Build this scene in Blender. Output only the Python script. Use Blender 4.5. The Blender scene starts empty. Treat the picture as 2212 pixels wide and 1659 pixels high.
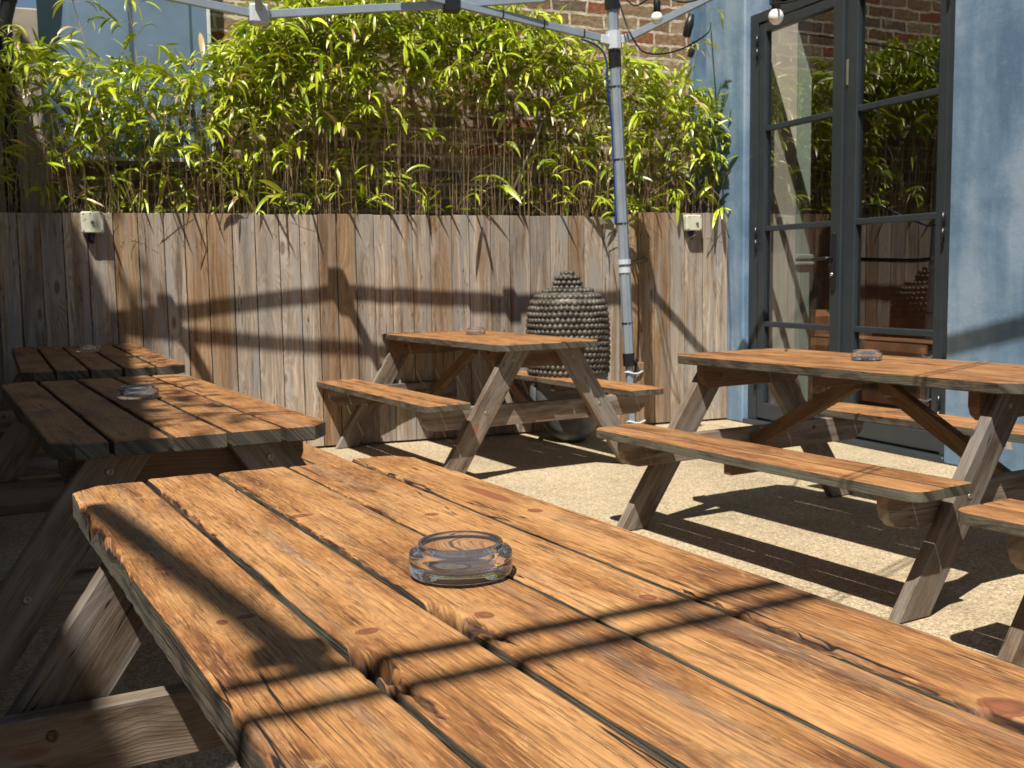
import bpy, math, random
from mathutils import Vector, Matrix, noise
R = math.radians
scene = bpy.context.scene
col = scene.collection
# ------------------------------------------------------------------ camera
F_PX, PITCH, ROLL, EYE = 2312.8, 0.0998, 0.01479, 1.114
cam = bpy.data.cameras.new('camera'); cam_ob = bpy.data.objects.new('camera', cam); col.objects.link(cam_ob)
cam.sensor_width = 36; cam.lens = F_PX/2212*36; cam.clip_start = 0.02; cam.clip_end = 500
fw = Vector((0, math.cos(PITCH), -math.sin(PITCH))); up0 = Vector((0, math.sin(PITCH), math.cos(PITCH))); rt0 = Vector((1, 0, 0))
rt = rt0*math.cos(ROLL) - up0*math.sin(ROLL); up = rt0*math.sin(ROLL) + up0*math.cos(ROLL)
m = Matrix((rt, up, -fw)).transposed().to_4x4(); m.translation = Vector((0, 0, EYE)); cam_ob.matrix_world = m
cam.dof.use_dof = True; cam.dof.focus_distance = 1.35; cam.dof.aperture_fstop = 22
scene.camera = cam_ob
# ------------------------------------------------------------------ sky, sun, exposure
SUN_EL, SUN_AZ = 1.0700, 0.3444            # light travels towards azimuth SUN_AZ (from +Y towards +X)
sd = Vector((math.cos(SUN_EL)*math.sin(SUN_AZ), math.cos(SUN_EL)*math.cos(SUN_AZ), -math.sin(SUN_EL)))
world = bpy.data.worlds.new('World'); scene.world = world; world.use_nodes = True
wn_ = world.node_tree; bg = wn_.nodes['Background']; sky = wn_.nodes.new('ShaderNodeTexSky')
sky.sky_type = 'NISHITA'; sky.sun_disc = False; sky.sun_elevation = SUN_EL
sky.sun_rotation = math.pi + SUN_AZ; sky.air_density = 1.0; sky.dust_density = 0.4
wn_.links.new(sky.outputs[0], bg.inputs[0]); bg.inputs[1].default_value = 0.043
sun = bpy.data.lights.new('sun', 'SUN'); sun.energy = 5.0; sun.angle = R(0.53); sun.color = (1, 0.955, 0.87)
sun.cycles.is_caustics_light = True; so = bpy.data.objects.new('sun', sun); col.objects.link(so); so.rotation_euler = sd.to_track_quat('-Z', 'Y').to_euler(); so.location = (-3, -6, 9)
scene.view_settings.view_transform = 'Standard'; scene.view_settings.look = 'None'
scene.view_settings.exposure = 0.6; scene.view_settings.gamma = 1
scene.render.engine = 'CYCLES'
scene.cycles.max_bounces = 14; scene.cycles.transparent_max_bounces = 24; scene.cycles.transmission_bounces = 12

# ------------------------------------------------------------------ frames of the place
O = Vector((1.6356, 8.1428, 0)); FT = 0.36044; WT = 0.39668
fd = Vector((math.cos(FT), math.sin(FT), 0)); fn = Vector((-math.sin(FT), math.cos(FT), 0))
wd = Vector((math.sin(WT), -math.cos(WT), 0)); wo = Vector((math.cos(WT), math.sin(WT), 0))
Z = Vector((0, 0, 1))
def FL(a, d, z=0.0): return O + fd*a - fn*d + Z*z          # along the fence, out in front of it
def WL(s, e, z=0.0): return O + wd*s + wo*e + Z*z          # along the house wall, e into the house

# ------------------------------------------------------------------ helpers
def tag(o, label=None, cat=None, group=None, kind=None):
    if label: o['label'] = label
    if cat: o['category'] = cat
    if group: o['group'] = group
    if kind: o['kind'] = kind
    return o
def empty(name, loc, rz=0.0, parent=None):
    o = bpy.data.objects.new(name, None); col.objects.link(o); o.location = loc; o.rotation_euler = (0, 0, rz)
    o.empty_display_size = 0.1
    if parent: o.parent = parent
    return o
class MB:
    def __init__(s): s.v = []; s.f = []; s.m = []; s.g = []; s.k = []; s.sm = []
    def vert(s, p, g=(0, 0, 0), k=0.0): s.v.append(tuple(p)); s.g.append(tuple(g)); s.k.append(k); return len(s.v)-1
    def face(s, idx, mi=0, sm=False): s.f.append(tuple(idx)); s.m.append(mi); s.sm.append(sm)
    def build(s, name, mats, parent=None, origin=None):
        me = bpy.data.meshes.new(name)
        org = Vector((0, 0, 0))
        if origin is not None: org = Vector(origin)
        elif parent is not None and getattr(s, 'world', False): org = Vector(parent.location)
        me.from_pydata([tuple(Vector(p)-org) for p in s.v], [], s.f)
        if not isinstance(mats, (list, tuple)): mats = [mats]
        for mt in mats: me.materials.append(mt)
        me.polygons.foreach_set('material_index', s.m); me.polygons.foreach_set('use_smooth', s.sm)
        a = me.attributes.new('gc', 'FLOAT_VECTOR', 'POINT'); a.data.foreach_set('vector', [c for g in s.g for c in g])
        b = me.attributes.new('dmg', 'FLOAT', 'POINT'); b.data.foreach_set('value', s.k)
        me.update()
        o = bpy.data.objects.new(name, me); col.objects.link(o)
        if parent is not None: o.parent = parent
        elif origin is not None: o.location = org
        return o
def wmb(): b = MB(); b.world = True; return b
def box(b, c, ax, ay, az, hx, hy, hz, bev=0.0, mi=0, mi_side=None, gl=0, off=(0, 0, 0)):
    """box at c with half sizes along axes; bevelled; gl = which axis is the grain"""
    c = Vector(c); ax, ay, az = Vector(ax), Vector(ay), Vector(az); h = (hx, hy, hz); A = (ax, ay, az)
    bev = min(bev, min(h)*0.6)
    order = {0: (0, 1, 2), 1: (1, 0, 2), 2: (2, 0, 1)}[gl]
    def V(x, y, z):
        q = (x, y, z); g = (q[order[0]]+off[0], q[order[1]]+q[order[2]]*0.9+off[1], off[2])
        return b.vert(c+ax*x+ay*y+az*z, g)
    flip = A[0].cross(A[1]).dot(A[2]) < 0
    def F(i, mi_): b.face(i[::-1] if flip else i, mi_)
    if bev <= 0:
        v = [V(sx*hx, sy*hy, sz*hz) for sz in (-1, 1) for sy in (-1, 1) for sx in (-1, 1)]
        for q in ((0, 2, 3, 1), (4, 5, 7, 6), (0, 1, 5, 4), (2, 6, 7, 3), (0, 4, 6, 2), (1, 3, 7, 5)): F(q, mi)
        return
    ids = {}
    for sx in (-1, 1):
        for sy in (-1, 1):
            for sz in (-1, 1):
                ids[(sx, sy, sz, 0)] = V(sx*hx, sy*(hy-bev), sz*(hz-bev))
                ids[(sx, sy, sz, 1)] = V(sx*(hx-bev), sy*hy, sz*(hz-bev))
                ids[(sx, sy, sz, 2)] = V(sx*(hx-bev), sy*(hy-bev), sz*hz)
    def face_axis(k, s):
        o = [(-1, -1), (1, -1), (1, 1), (-1, 1)]; r = []
        for p, q in o:
            t = [0, 0, 0]; t[k] = s; t[(k+1) % 3] = p; t[(k+2) % 3] = q; r.append(ids[(*t, k)])
        F(r if s > 0 else r[::-1], mi if (mi_side is None or k == 2) else mi_side)
    for k in range(3):
        for s in (-1, 1): face_axis(k, s)
    for k in range(3):
        i, j = (k+1) % 3, (k+2) % 3
        for p in (-1, 1):
            for q in (-1, 1):
                t1 = [0, 0, 0]; t1[i] = p; t1[j] = q; t2 = list(t1); t1[k] = -1; t2[k] = 1
                r = [ids[(*t1, i)], ids[(*t2, i)], ids[(*t2, j)], ids[(*t1, j)]]
                F(r if p*q > 0 else r[::-1], mi)
    for sx in (-1, 1):
        for sy in (-1, 1):
            for sz in (-1, 1):
                r = [ids[(sx, sy, sz, 0)], ids[(sx, sy, sz, 1)], ids[(sx, sy, sz, 2)]]
                F(r if sx*sy*sz > 0 else r[::-1], mi)
def prism(b, pts, org, ax, ay, az, t, bev=0.002, mi=0, mi_side=None, off=(0, 0, 0), swap=False):
    """outline pts (x,y) in plane (ax,ay), CCW seen from +az, thickness t along +az; small bevel on both faces"""
    org, ax, ay, az = Vector(org), Vector(ax), Vector(ay), Vector(az); n = len(pts)
    cx = sum(p[0] for p in pts)/n; cy = sum(p[1] for p in pts)/n
    def ring(z, ins):
        r = []
        for i, (x, y) in enumerate(pts):
            x0, y0 = pts[i-1]; x1, y1 = pts[(i+1) % n]
            e1 = Vector((x-x0, y-y0)).normalized(); e2 = Vector((x1-x, y1-y)).normalized()
            nn = Vector((-(e1.y+e2.y), e1.x+e2.x)); L = nn.length
            nn = nn/L if L > 1e-6 else Vector((0, 0))
            k = ins/max(0.35, (1+e1.dot(e2))/2)**0.5
            X, Y = x+nn.x*k, y+nn.y*k
            g = (X+off[0], Y+off[1]+z*0.9, off[2]) if not swap else (Y+off[0], X+off[1]+z*0.9, off[2])
            r.append(b.vert(org+ax*X+ay*Y+az*z, g))
        return r
    flip = ax.cross(ay).dot(az) < 0
    rings = [ring(0, bev), ring(bev, 0), ring(t-bev, 0), ring(t, bev)]
    ms = mi if mi_side is None else mi_side
    def F(i, mm): b.face(i[::-1] if flip else i, mm)
    F(rings[0][::-1], mi); F(rings[3], mi)
    for k in range(3):
        A, B = rings[k], rings[k+1]
        for i in range(n):
            j = (i+1) % n; F([A[i], A[j], B[j], B[i]], ms if k < 2 else mi)
def tube(b, pts, r, n=8, mi=0, caps=True, sm=True, r2=None):
    pts = [Vector(p) for p in pts]; rings = []
    prev = None
    for i, p in enumerate(pts):
        d = (pts[min(i+1, len(pts)-1)]-pts[max(i-1, 0)]).normalized()
        a = prev if prev is not None else (Vector((0, 0, 1)) if abs(d.z) < 0.9 else Vector((1, 0, 0)))
        u = (a - d*a.dot(d)).normalized(); w = d.cross(u); prev = u
        rr = r if r2 is None else r+(r2-r)*i/(len(pts)-1)
        rings.append([b.vert(p+(u*math.cos(2*math.pi*k/n)+w*math.sin(2*math.pi*k/n))*rr, (i*0.1, k*0.01, 0)) for k in range(n)])
    for A, B in zip(rings, rings[1:]):
        for k in range(n): b.face([A[k], A[(k+1) % n], B[(k+1) % n], B[k]], mi, sm)
    if caps: b.face(rings[0][::-1], mi); b.face(rings[-1], mi)
def bar(b, p, q, w, h, side=None, bev=0.003, mi=0):
    """rectangular bar from p to q, width w horizontal, height h"""
    p, q = Vector(p), Vector(q); d = (q-p); L = d.length; d.normalize()
    s = d.cross(Z)
    if s.length < 1e-3: s = Vector(side or fd)
    s = (s - d*s.dot(d)).normalized(); u = s.cross(d)
    box(b, (p+q)/2, d, s, u, L/2, w/2, h/2, bev, mi)
def lathe(b, prof, c, n=40, mi=0, sm=True, axis=Z, xa=None):
    c = Vector(c); axis = Vector(axis).normalized()
    x = Vector(xa) if xa else (Vector((1, 0, 0)) if abs(axis.x) < .9 else Vector((0, 1, 0))); x = (x-axis*x.dot(axis)).normalized(); y = axis.cross(x)
    rings = []
    for r, z in prof:
        if r < 1e-6: rings.append([b.vert(c+axis*z)])
        else: rings.append([b.vert(c+axis*z+(x*math.cos(2*math.pi*k/n)+y*math.sin(2*math.pi*k/n))*r) for k in range(n)])
    for A, B in zip(rings, rings[1:]):
        for k in range(n):
            j = (k+1) % n
            if len(A) == 1 and len(B) > 1: b.face([A[0], B[j], B[k]], mi, sm)
            elif len(B) == 1 and len(A) > 1: b.face([A[k], A[j], B[0]], mi, sm)
            elif len(A) > 1: b.face([A[k], A[j], B[j], B[k]], mi, sm)
def round_rect(x0, y0, x1, y1, r, n=4, corners=(1, 1, 1, 1)):
    """CCW from (x0,y0)"""
    out = []
    for ci, (cx, cy, a0, px, py) in enumerate(((x0+r, y0+r, 180, x0, y0), (x1-r, y0+r, 270, x1, y0), (x1-r, y1-r, 0, x1, y1), (x0+r, y1-r, 90, x0, y1))):
        if not corners[ci]: out.append((px, py)); continue
        for k in range(n+1):
            a = R(a0+90*k/n); out.append((cx+r*math.cos(a), cy+r*math.sin(a)))
    return out

def smooth(pts, n=6):
    pts = [Vector(p) for p in pts]; out = []
    for i in range(len(pts)-1):
        p0, p1, p2, p3 = pts[max(i-1, 0)], pts[i], pts[i+1], pts[min(i+2, len(pts)-1)]
        for k in range(n):
            t_ = k/n; out.append(.5*((2*p1)+(p2-p0)*t_+(2*p0-5*p1+4*p2-p3)*t_*t_+(3*p1-p0-3*p2+p3)*t_**3))
    out.append(pts[-1]); return out
# ------------------------------------------------------------------ materials
class NT:
    def __init__(s, name):
        s.mat = bpy.data.materials.new(name); s.mat.use_nodes = True; s.t = s.mat.node_tree
        s.b = s.t.nodes['Principled BSDF']; s.out = s.t.nodes['Material Output']
    def n(s, ty, **kw):
        x = s.t.nodes.new(ty)
        for k, v in kw.items(): setattr(x, k, v)
        return x
    def link(s, a, b): s.t.links.new(a, b)
    def put(s, sock, v):
        if isinstance(v, bpy.types.NodeSocket): s.link(v, sock)
        else:
            try: sock.default_value = v
            except Exception: sock.default_value = (*v, 1)
    def M(s, op, a, b=0.0, c=None, clamp=False):
        x = s.n('ShaderNodeMath', operation=op, use_clamp=clamp); s.put(x.inputs[0], a); s.put(x.inputs[1], b)
        if c is not None: s.put(x.inputs[2], c)
        return x.outputs[0]
    def xyz(s, x, y, z=0.0):
        q = s.n('ShaderNodeCombineXYZ'); s.put(q.inputs[0], x); s.put(q.inputs[1], y); s.put(q.inputs[2], z); return q.outputs[0]
    def sep(s, v): q = s.n('ShaderNodeSeparateXYZ'); s.link(v, q.inputs[0]); return q.outputs
    def noise(s, vec, scale=1.0, det=2.0, rough=0.5, dist=0.0, colr=False):
        q = s.n('ShaderNodeTexNoise'); s.put(q.inputs['Vector'], vec); q.inputs['Scale'].default_value = scale
        q.inputs['Detail'].default_value = det; q.inputs['Roughness'].default_value = rough; q.inputs['Distortion'].default_value = dist
        return q.outputs[1 if colr else 0]
    def ramp(s, f, stops, interp='LINEAR'):
        q = s.n('ShaderNodeValToRGB'); q.color_ramp.interpolation = interp; s.put(q.inputs[0], f); e = q.color_ramp.elements
        while len(e) < len(stops): e.new(0.5)
        for i, (p, c) in enumerate(stops):
            e[i].position = p; e[i].color = (*c, 1) if isinstance(c, (tuple, list)) else (c, c, c, 1)
        return q.outputs[0]
    def mix(s, f, a, b, mode='MIX'):
        q = s.n('ShaderNodeMix', data_type='RGBA', blend_type=mode); s.put(q.inputs[0], f); s.put(q.inputs[6], a); s.put(q.inputs[7], b); return q.outputs[2]
    def sm(s, x, lo, hi):
        q = s.n('ShaderNodeMapRange', interpolation_type='SMOOTHSTEP'); s.put(q.inputs[0], x); q.inputs[1].default_value = lo; q.inputs[2].default_value = hi; return q.outputs[0]
    def bump(s, h, st=0.5, dist=0.002):
        q = s.n('ShaderNodeBump'); q.inputs['Strength'].default_value = st; q.inputs['Distance'].default_value = dist; s.link(h, q.inputs['Height']); s.link(q.outputs[0], s.b.inputs['Normal']); return q
def plain(name, c, rough=0.5, metal=0.0, var=0.12, scale=20.0, spec=0.5, bump=0.0):
    t = NT(name); tc = t.n('ShaderNodeTexCoord')
    f = t.noise(tc.outputs['Object'], scale, 4, 0.6)
    f2 = t.sm(f, 0.3, 0.7)
    cc = t.mix(f2, tuple(x*(1-var) for x in c), tuple(min(1, x*(1+var)) for x in c))
    t.link(cc, t.b.inputs['Base Color']); t.b.inputs['Roughness'].default_value = rough; t.b.inputs['Metallic'].default_value = metal
    t.b.inputs['Specular IOR Level'].default_value = spec
    if bump: t.bump(f, bump, 0.002)
    return t.mat
def wood(name, light, mid, dark, grey, grey_amt=0.3, ring_k=95.0, streak=0.5, knot_k=2.0, knotcol=(0.16, 0.05, 0.025), varamt=0.25, crack=1.0, dmg=False, rough=0.62, bump=0.55, knot_size=9.0, fib=1.0, explicit=None, ringc=0.45, warp=7.0, halo=None, pk=(3.2, 14), orange=None, blotch=0.0, strokes=0.0, pale=None):
    t = NT(name); at = t.n('ShaderNodeAttribute', attribute_name='gc'); l, a, r = t.sep(at.outputs['Vector'])
    rz = t.M('MULTIPLY', r, 31.7)
    def P(kl, ka, o=0.0): return t.xyz(t.M('MULTIPLY', l, kl), t.M('MULTIPLY', a, ka), t.M('ADD', rz, o))
    n1 = t.noise(P(1.1, 7.0), 1, 2.5, 0.5)
    vo = t.n('ShaderNodeTexVoronoi'); vo.feature = 'F1'; t.link(P(knot_k, 6.0, 3.0), vo.inputs['Vector']); vo.inputs['Scale'].default_value = 1.0
    vd = vo.outputs['Distance']
    kn = t.M('POWER', 2.718, t.M('MULTIPLY', t.M('POWER', t.M('MULTIPLY', vd, 3.1), 2.0), -1.0))
    knc = t.sm(vd, 1.0/knot_size, 0.45/knot_size)
    if explicit:
        for (kl, ka, sl, sa, amp) in explicit:
            dl = t.M('DIVIDE', t.M('SUBTRACT', l, kl), sl); da = t.M('DIVIDE', t.M('SUBTRACT', a, ka), sa)
            wob = t.noise(P(30, 60, 8.0), 1, 2, 0.5)
            q = t.M('ADD', t.M('ADD', t.M('MULTIPLY', dl, dl), t.M('MULTIPLY', da, da)), t.M('MULTIPLY', t.M('SUBTRACT', wob, 0.5), 0.9))
            ke = t.M('POWER', 2.718, t.M('MULTIPLY', q, -0.12)); kn = t.M('ADD', kn, t.M('MULTIPLY', ke, amp*0.9))
            knc = t.M('MAXIMUM', knc, t.sm(q, 1.15, 0.7))
    G = t.M('ADD', t.M('ADD', t.M('MULTIPLY', a, ring_k), t.M('MULTIPLY', n1, warp)), t.M('MULTIPLY', kn, 5.0))
    jit = t.noise(P(9, 120, 5.0), 1, 2, 0.5)
    G = t.M('ADD', G, t.M('MULTIPLY', jit, 0.9))
    fr = t.M('FRACT', G)
    rings = t.M('MULTIPLY', t.sm(fr, 0.0, 0.75), t.sm(fr, 1.0, 0.86))
    fib1 = t.noise(P(7, 330, 7.0), 1, 2, 0.6); fib2 = t.noise(P(22, 900, 9.0), 1, 1, 0.5)
    patch = t.noise(P(pk[0], pk[1], 11.0), 1, 5, 0.62, 0.4)
    base = t.ramp(patch, [(0.34, dark), (0.455, mid), (0.60, light)])
    if orange:
        om = t.sm(t.noise(P(.5, 13, 51.0), 1, 3, 0.55), orange[0], orange[0]+.12)
        base = t.mix(t.M('MULTIPLY', om, .85), base, t.ramp(patch, [(0.34, orange[1]), (0.6, orange[2])]))
    if blotch:
        bl = t.sm(t.noise(P(6, 16, 61.0), 1, 5, 0.7, .8), .50, .68); base = t.mix(t.M('MULTIPLY', bl, blotch), base, tuple(x*.8 for x in dark))
    if pale:
        pl = t.sm(t.noise(P(8, 24, 71.0), 1, 5, 0.7, .6), .56, .70); base = t.mix(t.M('MULTIPLY', pl, .6), base, pale)
    # rings darken
    base = t.mix(t.M('MULTIPLY', rings, ringc), base, tuple(x*y for x, y in zip(dark, (0.95, 0.8, 0.7))))
    base = t.mix(t.M('MULTIPLY', t.sm(fib1, 0.52, 0.72), 0.55*fib), base, tuple(x*0.55 for x in dark))
    base = t.mix(t.M('MULTIPLY', t.sm(fib2, 0.55, 0.75), 0.4*fib), base, tuple(min(1, x*1.25) for x in light))
    # weathered grey
    gm = t.sm(t.noise(P(1.7, 19, 15.0), 1, 4, 0.65), 0.62-0.3*grey_amt, 0.78-0.2*grey_amt)
    base = t.mix(t.M('MULTIPLY', gm, min(1, 0.35+grey_amt)), base, grey)
    # dark streaks along the grain
    st = t.sm(t.noise(P(6.5, 120, 21.0), 1, 4, 0.7), 0.57, 0.72)
    stm = t.sm(t.noise(P(1.9, 8, 23.0), 1, 2, 0.5), 0.42, 0.62)
    base = t.mix(t.M('MULTIPLY', t.M('MULTIPLY', st, stm), streak), base, (0.035, 0.022, 0.02))
    if strokes:
        s0 = t.sm(t.noise(P(5, 150, 87.0), 1, 3, 0.75), .56, .62); base = t.mix(t.M('MULTIPLY', s0, strokes*.7), base, (0.05, 0.020, 0.010))
        s1 = t.sm(t.noise(P(16, 210, 81.0), 1, 3, 0.7), .55, .66); s2 = t.sm(t.noise(P(26, 420, 85.0), 1, 2, 0.6), .56, .70)
        base = t.mix(t.M('MULTIPLY', s1, strokes), base, (0.075, 0.030, 0.012)); base = t.mix(t.M('MULTIPLY', s2, strokes*.8), base, tuple(min(1, x*1.35) for x in light))
    # cracks
    cn = t.noise(P(0.9, 26, 31.0), 1, 3, 0.45)
    cr = t.sm(t.M('ABSOLUTE', t.M('SUBTRACT', cn, 0.5)), 0.006, 0.001)
    cm = t.sm(t.noise(P(1.3, 5, 33.0), 1, 1, 0.5), 0.5, 0.56)
    cr = t.M('MULTIPLY', t.M('MULTIPLY', cr, cm), crack)
    base = t.mix(cr, base, (0.02, 0.012, 0.01))
    # knots
    hl = t.sm(kn, 0.40, 0.95)
    base = t.mix(t.M('MULTIPLY', hl, 0.35 if halo is None else .6), base, tuple(min(1, x*1.15) for x in light) if halo is None else halo)
    kr = t.sm(t.M('FRACT', t.M('MULTIPLY', kn, 14.0)), .2, .9)
    kcol = t.mix(t.M('MULTIPLY', kr, 0.7), knotcol, tuple(min(1, x*2.2) for x in knotcol))
    base = t.mix(t.M('MULTIPLY', knc, 0.8), base, kcol)
    # board to board variation
    rv = t.noise(t.xyz(t.M('MULTIPLY', r, 91.3), 0.0, 0.0), 1, 0, 0)
    vv = t.ramp(rv, [(0.3, 1-varamt), (0.7, 1+varamt*0.6)])
    base = t.mix(1.0, base, vv, 'MULTIPLY')
    if dmg:
        dg = t.n('ShaderNodeAttribute', attribute_name='dmg').outputs['Fac']
        dn = t.noise(P(14, 130, 41.0), 1, 3, 0.6)
        dd = t.sm(t.M('MULTIPLY', dg, t.M('ADD', 0.45, dn)), 0.25, 0.75)
        blk = t.sm(t.M('MULTIPLY', dg, t.M('ADD', 0.5, dn)), 0.95, 1.35)
        base = t.mix(dd, base, t.ramp(dn, [(0.4, (0.018, 0.010, 0.007)), (0.52, (0.09, 0.04, 0.018)), (0.68, (0.26, 0.14, 0.06))]))
        base = t.mix(blk, base, (0.008, 0.005, 0.004))
    t.link(base, t.b.inputs['Base Color'])
    h = t.M('SUBTRACT', t.M('ADD', t.M('MULTIPLY', fib1, 0.45), t.M('MULTIPLY', patch, 0.35)), t.M('ADD', t.M('MULTIPLY', rings, 0.22), t.M('MULTIPLY', cr, 1.6)))
    t.bump(h, bump, 0.0022)
    rr = t.M('ADD', rough-0.08, t.M('MULTIPLY', patch, 0.2)); t.link(rr, t.b.inputs['Roughness'])
    t.b.inputs['Specular IOR Level'].default_value = 0.35
    return t.mat
KN = [(0.912, -0.280, .010, .006, 1), (0.905, -0.252, .008, .012, 1), (1.020, -0.157, .010, .013, 1), (1.036, -0.028, .014, .010, 1),
      (1.482, 0.232, .022, .022, 1), (1.077, 0.160, .012, .010, .8), (0.553, 0.130, .012, .012, .7), (0.617, 0.279, .014, .012, .8), (0.655, -0.290, .012, .012, .8), (0.45, -0.045, .012, .022, .7)]
M_TOPA = wood('stained_pine_near', (0.48, 0.248, 0.092), (0.32, 0.142, 0.046), (0.115, 0.045, 0.018), (0.19, 0.13, 0.09), 0.35, dmg=True, streak=0.9, knot_k=0.9, explicit=KN, varamt=0.10, ringc=0.20, bump=0.6, ring_k=130, warp=3.5, blotch=.5, strokes=.6, pale=(.60, .34, .14), crack=1.3, knotcol=(0.11, 0.030, 0.015))
M_TOP = wood('stained_pine', (0.43, 0.215, 0.080), (0.31, 0.138, 0.046), (0.125, 0.048, 0.019), (0.20, 0.12, 0.075), 0.35, streak=1.0, varamt=0.15, ring_k=110, warp=5, ringc=.25, blotch=.6, strokes=.3)
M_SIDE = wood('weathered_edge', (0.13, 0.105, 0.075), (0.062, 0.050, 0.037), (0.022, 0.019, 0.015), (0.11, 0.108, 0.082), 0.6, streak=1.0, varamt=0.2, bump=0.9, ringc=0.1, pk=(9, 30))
M_LEG = wood('grey_brown_timber', (0.25, 0.19, 0.14), (0.16, 0.115, 0.080), (0.08, 0.052, 0.035), (0.25, 0.225, 0.20), 0.55, ring_k=110, streak=0.6, varamt=0.3, blotch=.4, warp=3.5, ringc=.3)
M_FRAME = wood('brown_timber', (0.20, 0.12, 0.065), (0.15, 0.085, 0.042), (0.085, 0.044, 0.022), (0.16, 0.125, 0.09), 0.3, ring_k=80, streak=0.5, varamt=0.2)
_f = dict(ring_k=42, streak=0.5, knot_k=2.0, knotcol=(0.10, 0.06, 0.035), crack=0.9, rough=0.85, ringc=0.42, fib=0.8, warp=5, knot_size=8, halo=(0.44, 0.39, 0.33), pk=(1.1, 17))
M_FENCE = wood('weathered_fence_board', (0.54, 0.44, 0.345), (0.35, 0.28, 0.21), (0.155, 0.115, 0.083), (0.30, 0.28, 0.26), 0.6, varamt=0.22, orange=(.53, (0.17, 0.095, 0.05), (0.36, 0.24, 0.14)), **_f)
M_FENCE_O = wood('orange_fence_board', (0.40, 0.31, 0.22), (0.28, 0.20, 0.13), (0.15, 0.095, 0.055), (0.28, 0.24, 0.20), 0.45, varamt=0.15, orange=(.36, (0.17, 0.085, 0.035), (0.40, 0.26, 0.135)), **_f)
M_METAL = plain('galvanised_metal', (0.30, 0.26, 0.18), 0.45, 0.6)
M_DARKB = plain('rusty_bolt', (0.10, 0.065, 0.04), 0.6, 0.4)
M_BRASS = plain('brass_bolt', (0.45, 0.33, 0.12), 0.35, 0.9)
M_ALU = plain('pale_aluminium', (0.31, 0.365, 0.42), 0.40, 0.35, 0.08, 8)
M_ALUW = plain('white_plastic_joint', (0.52, 0.56, 0.60), 0.45, 0, 0.05, 15)
M_BLK = plain('black_plastic', (0.012, 0.012, 0.014), 0.4, 0, 0.2, 30)
M_BLUEC = plain('blue_cable', (0.006, 0.035, 0.20), 0.4, 0, 0.1, 10)
M_BULB = plain('frosted_white_bulb', (0.82, 0.82, 0.80), 0.25, 0, 0.03, 10)
M_CREAM = plain('cream_plastic', (0.60, 0.61, 0.47), 0.45, 0, 0.08, 25)
M_DOOR = plain('slate_grey_paint', (0.027, 0.035, 0.042), 0.38, 0, 0.1, 6)
M_DARKM = plain('dark_metal', (0.02, 0.022, 0.026), 0.28, 0.3, 0.1, 20)
M_CHROME = plain('chrome', (0.7, 0.7, 0.68), 0.15, 1.0, 0.05, 20)

# ground: exposed aggregate
t = NT('exposed_aggregate'); tc = t.n('ShaderNodeTexCoord'); ob = tc.outputs['Object']
v1 = t.n('ShaderNodeTexVoronoi'); t.link(ob, v1.inputs['Vector']); v1.inputs['Scale'].default_value = 150
v2 = t.n('ShaderNodeTexVoronoi'); t.link(ob, v2.inputs['Vector']); v2.inputs['Scale'].default_value = 70
c1 = t.ramp(t.sep(v1.outputs['Color'])[0], [(0.0, (0.25, 0.185, 0.11)), (0.35, (0.41, 0.32, 0.20)), (0.75, (0.49, 0.39, 0.255)), (1.0, (0.60, 0.51, 0.37))])
c2 = t.ramp(t.sep(v2.outputs['Color'])[1], [(0.0, 0.85), (0.5, 1.0), (1.0, 1.06)])
big = t.ramp(t.noise(ob, 1.3, 4, 0.6), [(0.3, 0.80), (0.7, 1.06)])
c = t.mix(1.0, t.mix(1.0, c1, c2, 'MULTIPLY'), big, 'MULTIPLY')
stn = t.sm(t.noise(ob, 3.1, 5, 0.7), 0.60, 0.75); c = t.mix(t.M('MULTIPLY', stn, 0.3), c, (0.16, 0.12, 0.08))
t.link(c, t.b.inputs['Base Color']); t.b.inputs['Roughness'].default_value = 0.9; t.b.inputs['Specular IOR Level'].default_value = 0.2
dirt = t.M('MULTIPLY', t.sm(t.noise(ob, 0.9, 6, 0.75), .52, .66), .35); t.link(t.mix(dirt, c, (0.17, 0.13, 0.085)), t.b.inputs['Base Color'])
t.bump(t.M('SUBTRACT', 1.0, v1.outputs['Distance']), 0.6, 0.004); M_GROUND = t.mat
# blue render
t = NT('blue_painted_render'); tc = t.n('ShaderNodeTexCoord'); ob = tc.outputs['Object']
x, y, z = t.sep(ob)
n1 = t.noise(ob, 1.6, 5, 0.65, 0.3); n2 = t.noise(t.xyz(t.M('MULTIPLY', x, 5), t.M('MULTIPLY', y, 5), t.M('MULTIPLY', z, 0.8)), 1, 4, 0.6); n3 = t.noise(ob, 9, 5, 0.7)
c = t.ramp(t.M('ADD', t.M('MULTIPLY', n1, 0.6), t.M('MULTIPLY', n2, 0.4)), [(0.40, (0.095, 0.165, 0.255)), (0.5, (0.15, 0.235, 0.335)), (0.60, (0.245, 0.325, 0.415))])
c = t.mix(t.M('MULTIPLY', t.sm(n3, 0.55, 0.75), 0.3), c, (0.24, 0.33, 0.45))
sp = t.sm(t.noise(ob, 26, 4, 0.7), 0.70, 0.76); c = t.mix(t.M('MULTIPLY', sp, 0.25), c, (0.07, 0.10, 0.14))
pe = t.M('MULTIPLY', t.sm(t.noise(ob, 14, 4, 0.7), 0.64, 0.66), t.sm(z, 0.35, 0.1)); c = t.mix(pe, c, (0.5, 0.36, 0.26))
t.link(c, t.b.inputs['Base Color']); t.b.inputs['Roughness'].default_value = 0.75; t.b.inputs['Specular IOR Level'].default_value = 0.25
t.bump(t.M('ADD', t.noise(ob, 3.5, 6, 0.7), t.M('MULTIPLY', n3, 0.3)), 0.5, 0.012); M_BLUE = t.mat
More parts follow.
